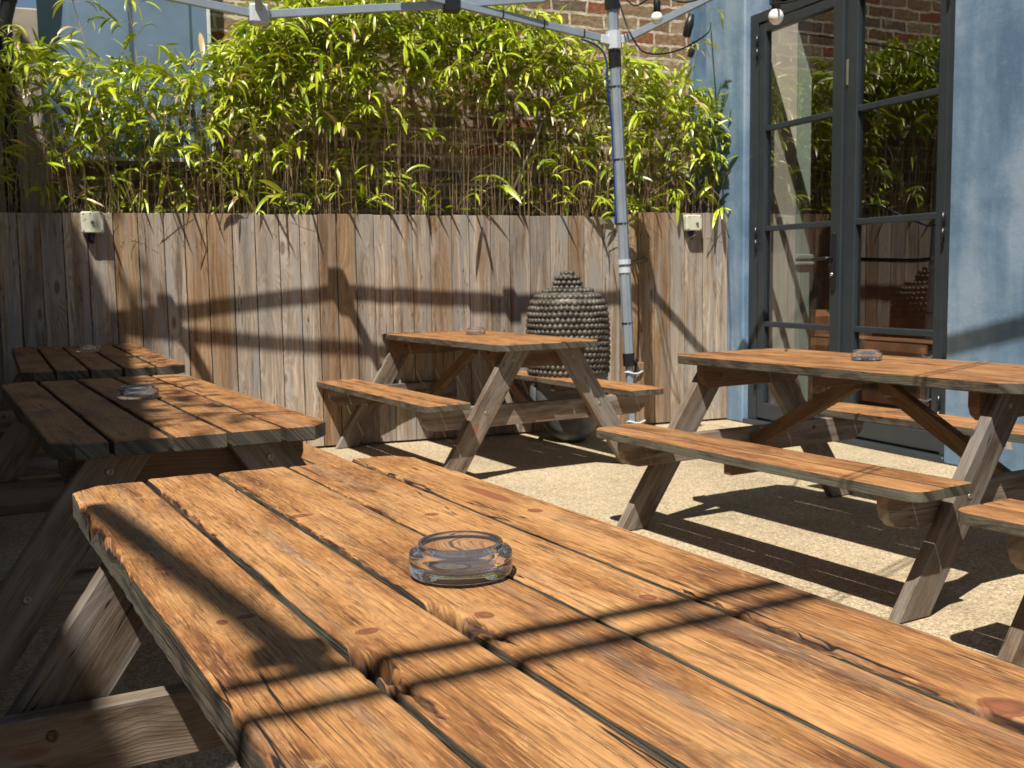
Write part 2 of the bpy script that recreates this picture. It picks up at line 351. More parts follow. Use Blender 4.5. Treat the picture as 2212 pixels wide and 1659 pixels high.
# old brick (coords: gc attribute = metres along / up)
t = NT('old_brick'); at = t.n('ShaderNodeAttribute', attribute_name='gc'); g = at.outputs['Vector']
wob = t.noise(g, 9, 3, 0.6, colr=True); q = t.n('ShaderNodeVectorMath', operation='SUBTRACT'); t.link(wob, q.inputs[0]); q.inputs[1].default_value = (.5, .5, .5)
q2 = t.n('ShaderNodeVectorMath', operation='SCALE'); t.link(q.outputs[0], q2.inputs[0]); q2.inputs[3].default_value = 0.045
q3 = t.n('ShaderNodeVectorMath', operation='ADD'); t.link(g, q3.inputs[0]); t.link(q2.outputs[0], q3.inputs[1])
br = t.n('ShaderNodeTexBrick'); t.link(q3.outputs[0], br.inputs['Vector']); br.inputs['Scale'].default_value = 1; br.inputs['Brick Width'].default_value = 0.29; br.inputs['Row Height'].default_value = 0.1
br.inputs['Mortar Size'].default_value = 0.011; br.inputs['Mortar Smooth'].default_value = 0.15; br.inputs['Bias'].default_value = 0
br.inputs['Color1'].default_value = (0, 0, 0, 1); br.inputs['Color2'].default_value = (1, 1, 1, 1); br.inputs['Mortar'].default_value = (0.5, 0.5, 0.5, 1)
bc = t.ramp(t.sep(br.outputs['Color'])[0], [(0.0, (0.34, 0.235, 0.14)), (0.28, (0.26, 0.165, 0.10)), (0.45, (0.40, 0.29, 0.18)), (0.66, (0.34, 0.135, 0.075)), (0.76, (0.22, 0.165, 0.115)), (0.9, (0.36, 0.22, 0.13))], 'CONSTANT')
nn_ = t.noise(g, 28, 5, 0.7); bc = t.mix(t.sm(nn_, 0.35, 0.7), t.mix(1.0, bc, (0.6, 0.58, 0.56, 1), 'MULTIPLY'), bc)
mort = t.mix(t.sm(t.noise(g, 14, 4, 0.6), 0.3, 0.7), (0.40, 0.33, 0.23), (0.66, 0.58, 0.45))
pat = t.sm(t.noise(g, 3.4, 5, 0.7), 0.56, 0.66); f = t.M('MAXIMUM', br.outputs['Fac'], t.M('MULTIPLY', pat, 0.55))
c = t.mix(f, bc, mort); t.link(c, t.b.inputs['Base Color']); t.b.inputs['Roughness'].default_value = 0.95; t.b.inputs['Specular IOR Level'].default_value = 0.15
t.bump(t.M('ADD', t.M('MULTIPLY', t.M('SUBTRACT', 1.0, br.outputs['Fac']), 0.7), t.M('MULTIPLY', nn_, 0.8)), 0.9, 0.015); M_BRICK = t.mat
# cladding, neighbour wall
M_CLAD = plain('blue_grey_cladding', (0.125, 0.19, 0.27), 0.5, 0, 0.15, 2.0, 0.4, 0.1)
M_WTRIM = plain('white_trim', (0.55, 0.58, 0.60), 0.5, 0, 0.15, 12)
M_BEIGE = plain('beige_render', (0.36, 0.32, 0.26), 0.9, 0, 0.12, 5, 0.2, 0.3)
M_ROOF = plain('grey_capping', (0.25, 0.26, 0.28), 0.7, 0, 0.1, 5)
# bamboo
def leafmat(name, c1, c2, c3):
    t = NT(name); at = t.n('ShaderNodeAttribute', attribute_name='gc'); x, y, z = t.sep(at.outputs['Vector'])
    n_ = t.noise(t.xyz(t.M('MULTIPLY', z, 57.3), 0.0, 0.0), 1, 0, 0)
    c = t.ramp(n_, [(0.28, c1), (0.5, c2), (0.70, c3)])
    vein = t.noise(t.xyz(t.M('MULTIPLY', x, 5), t.M('MULTIPLY', y, 260), z), 1, 2, 0.5); c = t.mix(t.M('MULTIPLY', t.sm(vein, 0.45, 0.7), 0.25), c, (0.10, 0.16, 0.01))
    tip = t.M('MULTIPLY', t.sm(x, 0.80, 1.0), t.sm(t.M('FRACT', t.M('MULTIPLY', z, 13.0)), 0.45, 0.55)); c = t.mix(tip, c, (0.50, 0.36, 0.16)); c = t.mix(t.sm(t.M('FRACT', t.M('MULTIPLY', z, 29.0)), .93, .94), c, (0.42, 0.30, 0.14))
    t.link(c, t.b.inputs['Base Color']); t.b.inputs['Roughness'].default_value = 0.33; t.b.inputs['Specular IOR Level'].default_value = 0.6
    tr = t.n('ShaderNodeBsdfTranslucent'); t.link(t.mix(1.0, c, (1.6, 1.7, 0.5, 1), 'MULTIPLY'), tr.inputs[0])
    mx = t.n('ShaderNodeMixShader'); mx.inputs[0].default_value = 0.14; t.link(t.b.outputs[0], mx.inputs[1]); t.link(tr.outputs[0], mx.inputs[2]); t.link(mx.outputs[0], t.out.inputs[0])
    return t.mat
M_LEAF = leafmat('bamboo_leaf', (0.15, 0.24, 0.014), (0.38, 0.46, 0.022), (0.66, 0.68, 0.055))
M_CANE = plain('dry_bamboo_cane', (0.34, 0.235, 0.125), 0.6, 0, 0.55, 4)
# clear glass
def glassmat(name, f0, tint, pw=5.0, rough=0.004, wav=0.06, glass=0.0, gcol=(1, 1, 1)):
    t = NT(name); gl = t.n('ShaderNodeBsdfGlossy'); gl.inputs['Roughness'].default_value = rough; gl.inputs[0].default_value = (*gcol, 1)
    tr = t.n('ShaderNodeBsdfTransparent'); tr.inputs[0].default_value = (*tint, 1)
    lw = t.n('ShaderNodeLayerWeight'); lw.inputs[0].default_value = 0.5
    fac = t.M('ADD', f0, t.M('MULTIPLY', 1-f0, t.M('POWER', lw.outputs['Facing'], pw)), clamp=True)
    if wav:
        tc = t.n('ShaderNodeTexCoord'); nz = t.noise(tc.outputs['Object'], 2.2, 1, 0.4)
        bp = t.n('ShaderNodeBump'); bp.inputs['Strength'].default_value = wav; bp.inputs['Distance'].default_value = 0.01; t.link(nz, bp.inputs['Height']); t.link(bp.outputs[0], gl.inputs['Normal'])
    body = tr.outputs[0]
    if glass:
        g = t.n('ShaderNodeBsdfGlass'); g.inputs['Roughness'].default_value = 0.0; g.inputs['IOR'].default_value = 1.45; g.inputs[0].default_value = (1, 1, 1, 1)
        m2 = t.n('ShaderNodeMixShader'); m2.inputs[0].default_value = glass; t.link(tr.outputs[0], m2.inputs[1]); t.link(g.outputs[0], m2.inputs[2]); body = m2.outputs[0]
    mx = t.n('ShaderNodeMixShader'); t.link(fac, mx.inputs[0]); t.link(body, mx.inputs[1]); t.link(gl.outputs[0], mx.inputs[2]); t.link(mx.outputs[0], t.out.inputs[0])
    return t.mat
M_PANE = glassmat('window_glass', 0.17, (0.80, 0.82, 0.82))
t = NT('clear_moulded_glass'); t.b.inputs['Base Color'].default_value = (1, 1, 1, 1); t.b.inputs['Roughness'].default_value = 0.0
t.b.inputs['Transmission Weight'].default_value = 1.0; t.b.inputs['IOR'].default_value = 1.47; M_GLASS = t.mat
df = t.n('ShaderNodeBsdfDiffuse'); df.inputs[0].default_value = (0.88, 0.90, 0.98, 1); mx = t.n('ShaderNodeMixShader'); mx.inputs[0].default_value = 0.032  # faint pale haze mixed in to imitate light brightening the glass
t.link(t.b.outputs[0], mx.inputs[1]); t.link(df.outputs[0], mx.inputs[2]); t.link(mx.outputs[0], t.out.inputs[0])
M_ASH = plain('tobacco_ash', (0.05, 0.045, 0.04), 0.95, 0, 0.5, 120)
t = NT('dark_metallic_stone'); tc = t.n('ShaderNodeTexCoord'); n_ = t.noise(tc.outputs['Object'], 12, 4, 0.6)
t.link(t.mix(t.sm(n_, .35, .7), (0.05, 0.044, 0.034), (0.135, 0.118, 0.092)), t.b.inputs['Base Color']); t.b.inputs['Roughness'].default_value = 0.5; t.b.inputs['Metallic'].default_value = 0.1; M_HAIR = t.mat
M_FACE = plain('grey_cast_stone', (0.13, 0.135, 0.14), 0.5, 0.1, 0.2, 6)

# ------------------------------------------------------------------ ground
b = MB(); N = 24
for j in range(N+1):
    for i in range(N+1):
        b.vert((-60+120*i/N, -60+120*j/N, 0))
for j in range(N):
    for i in range(N): k = j*(N+1)+i; b.face([k, k+1, k+N+2, k+N+1])
tag(b.build('ground', M_GROUND), kind='structure')

# ------------------------------------------------------------------ fence
rnd = random.Random(4)
fence = tag(empty('timber_fence', FL(-3, 0.0)), 'weathered vertical board fence, silver grey and orange, below the bamboo', 'fence')
b = wmb(); a = -8.2; orange = (-3.86, -3.73, -3.02, -2.95)
def ftop(a):
    if a < -0.95: return 1.535
    if a < -0.68: return 1.535+0.03*(a+0.95)/0.27
    return 1.566
i = 0
while a < -0.005:
    w = rnd.uniform(0.118, 0.158)
    if a+w > -0.06: w = 0.0-a
    c = a+w/2; top = ftop(c)+rnd.uniform(-0.004, 0.004); off = rnd.uniform(-0.003, 0.003); gap = rnd.uniform(0.0014, 0.0034)
    org = any(abs(c-q) < 0.075 for q in (-3.83, -3.70, -2.98, -2.87, -4.30, -0.62)) or rnd.random() < 0.06
    pts = [(-w/2+gap, 0.015), (w/2-gap, 0.015), (w/2-gap, top), (-w/2+gap, top-rnd.uniform(-.003, .003))]
    prism(b, pts, FL(c, off-0.004), fd, Z, -fn, 0.02, 0.0015, 1 if org else 0, off=(rnd.uniform(0, 9), rnd.uniform(0, 9), rnd.random()*10), swap=True)
    a += w; i += 1
b.build('board_panel', [M_FENCE, M_FENCE_O], fence)
b = wmb()
for zz in (0.32, 0.9, 1.4): box(b, FL(-4.1, -0.04, zz), fd, fn, Z, 4.1, 0.022, 0.045, 0.003)
box(b, FL(-4.1, -0.0125, 0.75), fd, fn, Z, 4.1, 0.003, 0.745)  # thin dark sheet added behind the boards to keep the gaps dark
b.build('rails_and_backing', M_SIDE, fence)
# nail heads
b = wmb()
for q in range(34):
    for zz in (0.42, 0.88, 1.34):
        for e in (-0.035, 0.035): 
            c = -7.9*0+(-5.0+q*0.147)+e
            if c < -0.03: lathe(b, [(0.0035, 0), (0.0025, 0.0015), (0, 0.0018)], FL(c, 0.0178, zz+rnd.uniform(-.006, .006)), 6, axis=-fn)
tag(b.build('nail_heads', M_METAL, fence), kind='stuff')

# ------------------------------------------------------------------ brick wall, cladding, neighbour
b = wmb()
def slab(b, a0, a1, d, z0, z1, th):
    p = [FL(a0, d, z0), FL(a1, d, z0), FL(a1, d, z1), FL(a0, d, z1)]; q = [x+fn*th for x in p]
    gs = [(a0, z0, 0), (a1, z0, 0), (a1, z1, 0), (a0, z1, 0)]
    P = [b.vert(x, g) for x, g in zip(p, gs)]; Q = [b.vert(x, g) for x, g in zip(q, gs)]
    b.face(P); b.face(Q[::-1])
    for i in range(4): j = (i+1) % 4; b.face([P[j], P[i], Q[i], Q[j]])
slab(b, -4.70, 0.6, -0.60, 0, 4.6, 0.25)
tag(b.build('brick_wall', M_BRICK, origin=FL(-3, -0.6)), 'old red and buff brick wall with pale mortar behind the bamboo', 'wall')
clad = tag(empty('blue_clad_shed', FL(-4.2, -0.5, 0)), 'blue-grey sheet clad shed side with white edge trim behind the bamboo', 'shed')
b = wmb()
prof = []; a = -4.72
for k, (w, dd) in enumerate([(0.14, 0), (0.03, -0.03), (0.02, -0.03), (0.03, 0), (0.30, 0), (0.02, 0.02), (0.03, 0.02), (0.02, 0), (0.33, 0), (0.02, 0.015), (0.02, 0), (0.07, 0)]):
    prof.append((a, dd)); a += w
prof.append((-3.69, 0))
vt = [[b.vert(FL(x, -0.50+dd, zz), (x, zz, 0)) for x, dd in prof] for zz in (1.93, 3.9)]
for i in range(len(prof)-1): b.face([vt[0][i], vt[0][i+1], vt[1][i+1], vt[1][i]])
bk = [[b.vert(FL(x, -0.585, zz)) for x in (-4.72, -3.69)] for zz in (1.93, 3.9)]
b.face([vt[0][0], vt[1][0], bk[1][0], bk[0][0]]); b.face([vt[0][-1], bk[0][1], bk[1][1], vt[1][-1]]); b.face([vt[0][k] for k in range(len(prof))][::-1]+[bk[0][0], bk[0][1]])
b.build('sheet_cladding', M_CLAD, clad)
b = wmb(); box(b, FL(-3.675, -0.50, 2.9), fd, fn, Z, 0.012, 0.02, 1.0, 0.003); b.build('edge_trim', M_WTRIM, clad)
b = wmb(); box(b, FL(-4.2, -0.49, 1.915), fd, fn, Z, 0.52, 0.02, 0.012, 0.002); b.build('bottom_trim', M_WTRIM, clad)
b = wmb()
tube(b, [FL(-4.72, -0.38, 3.6), FL(-4.80, -0.36, 3.1), FL(-4.90, -0.36, 2.72), FL(-4.93, -0.36, 0.0)], 0.045, 12)
for p in ((-4.83, 3.0), (-4.87, 2.86)): tube(b, [FL(p[0]+.005, -0.36, p[1]+.02), FL(p[0]-.005, -0.36, p[1]-.02)], 0.053, 12)
tag(b.build('drainpipe', M_BLK, origin=FL(-4.9, -0.36)), 'black drainpipe leaning beside the blue cladding at top left', 'drainpipe')

# ------------------------------------------------------------------ house wall and doors
house = tag(empty('blue_house', WL(1.2, 0.1)), 'blue painted rendered building with dark glazed double doors', 'building')
HZ = 5.0; S0, S1, DZ = 0.215, 2.195, 2.965
def wbox(b, s0, s1, e0, e1, z0, z1, bev=0.0, mi=0):
    box(b, WL((s0+s1)/2, (e0+e1)/2, (z0+z1)/2), wd, wo, Z, abs(s1-s0)/2, abs(e1-e0)/2, abs(z1-z0)/2, bev, mi)
b = wmb()
wbox(b, -0.30, S0, 0, 0.3, 0, HZ, 0.012); wbox(b, S1, 9.0, 0, 0.3, 0, HZ, 0.012); wbox(b, S0, S1, 0.001, 0.3, DZ, HZ, 0)
wbox(b, -0.62, -0.31, 0.05, 0.3, 0, 2.42, 0.01); wbox(b, -0.62, -0.56, 0.05, 0.3, 2.42, HZ, 0.004)
b.build('wall', M_BLUE, house)
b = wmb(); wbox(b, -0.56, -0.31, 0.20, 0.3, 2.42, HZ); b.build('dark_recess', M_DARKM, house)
b = wmb(); wbox(b, S0, S1, 0.0, 0.30, 0.0, 0.035, 0.004); b.build('threshold', M_DOOR, house)
# frame
b = wmb()
FE0, FE1 = 0.045, 0.12
wbox(b, S0+.002, S0+.10, FE0, FE1, .035, DZ-.002, .004); wbox(b, S1-.075, S1-.002, FE0, FE1, .035, DZ-.002, .004); wbox(b, S0+.10, S1-.075, FE0, FE1, DZ-.075, DZ-.002, .004)
b.build('door_frame', M_DOOR, house)
def leaf(name, s0, s1, st0, st1, rot, hinge_s, label=None):
    """door leaf between s0..s1, stile widths st0, st1, turned by rot about the vertical at hinge_s"""
    lf = empty('door', (0, 0, 0), parent=house)
    def P(p):
        q = Vector(p) - WL(hinge_s, 0.08); q = Matrix.Rotation(rot, 3, 'Z') @ q; return q + WL(hinge_s, 0.08) - house.location
    def fin(b, nm, mt):
        b.v = [tuple(P(p)) for p in b.v]; b.world = False; return b.build(nm, mt, lf)
    e0, e1 = 0.052, 0.108
    b = MB(); wbox(b, s0, s0+st0, e0, e1, .05, DZ-.085, .005); wbox(b, s1-st1, s1, e0, e1, .05, DZ-.085, .005)
    wbox(b, s0+st0, s1-st1, e0+.002, e1, .05, .165, .004); wbox(b, s0+st0, s1-st1, e0+.002, e1, DZ-.15, DZ-.085, .004)
    fin(b, 'leaf_frame', M_DOOR)
    for zz in (0.745, 1.432, 2.142):
        b = MB(); wbox(b, s0+st0, s1-st1, e0+.006, e1-.004, zz-.019, zz+.019, .004); fin(b, 'glazing_bar', M_DOOR)
    zs = [.165, .745, 1.432, 2.142, DZ-.15]
    for k in range(4):
        b = MB(); lo = zs[k]+(.019 if k else 0); hi = zs[k+1]-(.019 if k < 3 else 0)
        i = [b.vert(WL(s, 0.082, z_)) for s, z_ in ((s0+st0, lo), (s1-st1, lo), (s1-st1, hi), (s0+st0, hi))]; b.face(i); fin(b, 'glass_pane', M_PANE)
    return lf, fin
L1, f1 = leaf('door', S0+.105, 1.245, .075, .105, R(-1.2), S0+.1)
L2, f2 = leaf('door', 1.25, S1-.08, .105, .075, R(0.0), S1-.08)
# handle on left leaf
b = MB(); wbox(b, 1.165, 1.205, .036, .05, 1.0, 1.37, .004); fin1 = f1(b, 'handle_plate', M_DARKM)
b = MB(); tube(b, [WL(1.185, .045, 1.205), WL(1.185, -.005, 1.205), WL(1.17, -.012, 1.205), WL(1.05, -.012, 1.200)], .010, 10); f1(b, 'handle', M_DARKM)
b = MB(); lathe(b, [(0.013, 0), (0.013, 0.012), (0, 0.013)], WL(1.185, 0.036, 1.10), 12, axis=-wo); f1(b, 'lock_cylinder', M_CHROME)
b = MB(); wbox(b, 1.2555, 1.275, .046, .052, 2.30, 2.46, .002); f2(b, 'flush_bolt', M_METAL)
for s, zz in ((S0+.10, 2.72), (S0+.10, 1.36), (S0+.10, .35), (S1-.077, 2.72), (S1-.077, 1.36), (S1-.077, .30)):
    b = wmb()
    for dz in (-.045, .045): tube(b, [WL(s, .035, zz+dz-.042), WL(s, .035, zz+dz+.042)], .010, 10)
    b.build('hinge', M_DARKM, house)
# room behind the doors
b = wmb()
E0, E1 = 0.3, 3.2
def q4(pts): b.face([b.vert(p) for p in pts])
q4([WL(-.6, E0, .03), WL(5, E0, .03), WL(5, E1, .03), WL(-.6, E1, .03)]); q4([WL(-.6, E1, 0), WL(5, E1, 0), WL(5, E1, 3.4), WL(-.6, E1, 3.4)])
q4([WL(-.6, E0, 3.4), WL(5, E0, 3.4), WL(5, E1, 3.4), WL(-.6, E1, 3.4)]); q4([WL(-.6, E0, 0), WL(-.6, E1, 0), WL(-.6, E1, 3.4), WL(-.6, E0, 3.4)]); q4([WL(5, E0, 0), WL(5, E1, 0), WL(5, E1, 3.4), WL(5, E0, 3.4)])
b.build('room_interior', plain('dark_interior', (0.05, 0.04, 0.033), 0.9, 0, 0.2, 3), house)
b = wmb(); wbox(b, .12, .218, .125, .47, .036, 3.0, .004); b.build('cream_reveal', plain('cream_paint', (0.52, 0.47, 0.38), 0.7, 0, 0.08, 4), house)
b = wmb(); wbox(b, .05, .20, .475, .62, .036, 3.0, .01); wbox(b, .04, .225, .472, .64, 1.17, 1.195, .006); wbox(b, .04, .225, .472, .64, 1.215, 1.25, .006)
b.build('sage_green_post', plain('sage_paint', (0.26, 0.31, 0.25), 0.6, 0, 0.08, 4), house)

sofa = tag(empty('sofa', WL(1.0, 1.5, .03)), 'brown leather sofa indoors seen through the glazed doors', 'sofa'); M_LEATHER = plain('brown_leather', (0.15, 0.062, 0.027), 0.5, 0, 0.25, 5)
for nm, s0, s1, e0, e1, z0, z1 in (('seat', -.35, 1.55, .75, 1.35, .12, .60), ('backrest', -.35, 1.55, 1.35, 1.65, .12, 1.20), ('armrest', -.55, -.35, .72, 1.65, .08, .80), ('armrest', 1.55, 1.75, .72, 1.65, .08, .80)):
    b = wmb(); wbox(b, s0, s1, e0, e1, z0, z1, .05); b.build(nm, M_LEATHER, sofa)

# ------------------------------------------------------------------ unseen wall on the left (added out of frame to cast shade across the left tables)
side = tag(empty('shade_wall', FL(-6.0, 5.0)), 'tall pale unseen wall added beyond the left edge for its shade, with creeper along its top', 'building')
b = wmb(); box(b, FL(-6.27, 2.0, 2.95), fd, fn, Z, 0.15, 4.9, 2.95, .01); b.build('wall', M_BEIGE, side)
b = wmb(); box(b, FL(-6.27, 8.9, 2.585), fd, fn, Z, 0.15, 1.99, 2.585, .01); b.build('lower_wall', M_BEIGE, side)  # lower stretch, height set to shade the nearest table's left legs
b = wmb(); rr = random.Random(9)
for i in range(900):
    dd = rr.uniform(-2.5, 6.8); c = FL(-6.12+rr.uniform(-.12, .22), dd, 5.9+rr.gauss(0.05, .22)*(.6+.6*math.sin(dd*2.1)**2))
    u_ = Vector((rr.gauss(0, 1), rr.gauss(0, 1), rr.gauss(0, 1))).normalized(); w_ = u_.cross(Vector((rr.gauss(0, 1), rr.gauss(0, 1), rr.gauss(0, 1)))).normalized(); s_ = rr.uniform(.03, .06)
    b.face([b.vert(c-u_*s_, (0, 0, rr.random()*9)), b.vert(c-w_*s_*.6, (0, 0, .5)), b.vert(c+u_*s_, (0, 0, .5)), b.vert(c+w_*s_*.6, (0, 0, .5))])
tag(b.build('dapple_leaves', M_LEAF, side), kind='stuff')  # unseen leaf fringe added to dapple the edge of the shadow

# ------------------------------------------------------------------ picnic tables
W2 = 0.3313; BI = 0.5167; BO = 0.7767; ZB = 0.450; ZT = 0.75; TT = 0.040; BT = 0.038
X, Y = Vector((1, 0, 0)), Vector((0, 1, 0))
def fbm(p, s, o=0.0): return noise.fractal(Vector((p[0]*s[0], p[1]*s[1], o)), 1.0, 2.0, 3)
def plain_top(tb, L, rn):
    b = MB(); n = 5; gap = .014; w = (2*W2-gap*(n-1))/n
    for i in range(n):
        x0 = -W2+i*(w+gap); x1 = x0+w; d0 = rn.uniform(-.008, .008); d1 = rn.uniform(-.008, .008)
        cr = .06; k0 = (0, 0, 0, 0)
        pts = []
        # local plan: x across, y = -length
        def corner(on, pc, pa, pb): pts.extend([pa, pb] if on else [pc])
        y0, y1 = -L-d1, -d0
        corner(i == 0, (x0, y0), (x0, y0+cr), (x0+cr*.8, y0)); corner(i == n-1, (x1, y0), (x1-cr*.8, y0), (x1, y0+cr))
        corner(i == n-1, (x1, y1), (x1, y1-cr), (x1-cr*.8, y1)); corner(i == 0, (x0, y1), (x0+cr*.8, y1), (x0, y1-cr))
        # jitter long edges by adding points
        out = []
        for k, p in enumerate(pts):
            q = pts[(k+1) % len(pts)]; out.append(p); dd = math.dist(p, q); m_ = int(dd/.12)
            for j in range(1, m_): f = j/m_; out.append((p[0]+(q[0]-p[0])*f+rn.uniform(-.0016, .0016), p[1]+(q[1]-p[1])*f+rn.uniform(-.001, .001)))
        prism(b, out, (0, 0, ZT-TT+rn.uniform(-.001, .001)), X, Y, Z, TT, .0035, 0, 1, off=(rn.uniform(0, 20), rn.uniform(0, 20), rn.random()*10), swap=True)
    b.build('tabletop', [M_TOP, M_SIDE], tb).cycles.is_caustics_receiver = True
def worn_top(tb, L):
    """close-up tabletop: five boards as fine grids with splits, rot holes and splintered edges"""
    edges = [(-.331, -.202), (-.191, -.073), (-.062, .066), (.073, .199), (.207, .330)]
    scars = [  # along, across, r_along, r_across, depth, ragged
        (1.03, -.060, .060, .010, .040, .8), (1.075, -.050, .075, .012, .010, 1), (1.12, -.190, .055, .014, .028, .9), (1.16, -.182, .09, .008, .008, 1),
        (.30, -.190, .20, .006, .007, 1), (.46, -.334, .22, .010, .022, 1), (.22, -.333, .09, .009, .016, 1), (.12, .207, .20, .006, .008, 1), (.40, .073, .18, .003, .005, 1),
        (.25, -.058, .25, .004, .004, 1), (.62, -.060, .22, .003, .004, 1), (1.20, .212, .10, .008, .010, 1), (1.33, .210, .22, .004, .005, 1), (1.24, -.333, .12, .005, .010, 1), (1.50, .212, .03, .010, .01, 1), (.15, .328, .1, .005, .008, 1)]
    b = MB(); NL = 640
    for bi_, (x0, x1) in enumerate(edges):
        nx = 42; l0 = (.005, -.012, .0, .008, -.010)[bi_]; top = []
        for i in range(NL+1):
            l = l0+(L-l0)*i/NL; row = []
            ea = .0020*noise.noise(Vector((l*6, bi_*7.3, 0)))+.0004*noise.noise(Vector((l*50, bi_*7.3, 5))); eb = .0020*noise.noise(Vector((l*6, bi_*7.3, 9)))+.0004*noise.noise(Vector((l*50, bi_*7.3, 15)))
            cut = 0
            if bi_ == 0 and l < .06: cut = (.06-l)*.9
            cut2 = (.05-l)*.8 if (bi_ == 4 and l < .05) else 0
            for j in range(nx+1):
                f = j/nx; f = f+0.10*math.sin(2*math.pi*(f-.0))*-1*.8; f = min(1, max(0, f))
                a_ = x0+ea+cut+(x1+eb-cut2-x0-ea-cut)*f; e = min(a_-x0-cut, x1-cut2-a_)
                z = -.0028*math.exp(-max(e, 0)/.0018)-.0025*math.exp(-abs(l-l0)/.004)
                z += .0010*noise.noise(Vector((l*4, a_*40, bi_*3.1)))+.0004*noise.noise(Vector((l*20, a_*300, bi_)))
                dm = 0.0
                for (sl, sa, rl, ra, dp, rg) in scars:
                    if abs(l-sl) > rl*2.6 or abs(a_-sa) > ra*3: continue
                    q = ((l-sl)/rl)**2+((a_-sa)/ra)**2
                    q += 1.1*noise.noise(Vector((l*22, a_*110, 3.3)))+.8*noise.noise(Vector((l*60, a_*190, 8.3)))
                    g = 1/(1+math.exp(8*(q-.8)))
                    z -= dp*g*(.8+.8*noise.noise(Vector((l*16, a_*170, 1.7)))); dm = max(dm, g*(.75+dp*28))
                row.append(b.vert((a_, -l, ZT+z), (l, a_, bi_*1.37), dm))
            top.append(row)
        for i in range(NL):
            A, B = top[i], top[i+1]
            for j in range(nx): b.face([A[j], B[j], B[j+1], A[j+1]], 0, True)
        loop = [top[0][j] for j in range(nx+1)]+[top[i][nx] for i in range(1, NL+1)]+[top[NL][j] for j in range(nx-1, -1, -1)]+[top[i][0] for i in range(NL-1, 0, -1)]
        low = []; mid = []
        for q_ in loop:
            p = b.v[q_]; g = b.g[q_]; p2 = (p[0], p[1], min(p[2]-.003, ZT-.012)); mid.append(b.vert(p2, (g[0], g[1]+.02, g[2]), 0)); low.append(b.vert((p[0]+.0015*noise.noise(Vector((p[1]*30, p[0]*9, 0))), p[1], ZT-.042), (g[0], g[1]+.05, g[2]), 0))
        n = len(loop)
        for k in range(n):
            j = (k+1) % n; b.face([loop[j], loop[k], mid[k], mid[j]], 1); b.face([mid[j], mid[k], low[k], low[j]], 1)
        b.face(low, 1)
    o = b.build('tabletop', [M_TOPA, M_SIDE], tb); o.cycles.is_caustics_receiver = True; return o
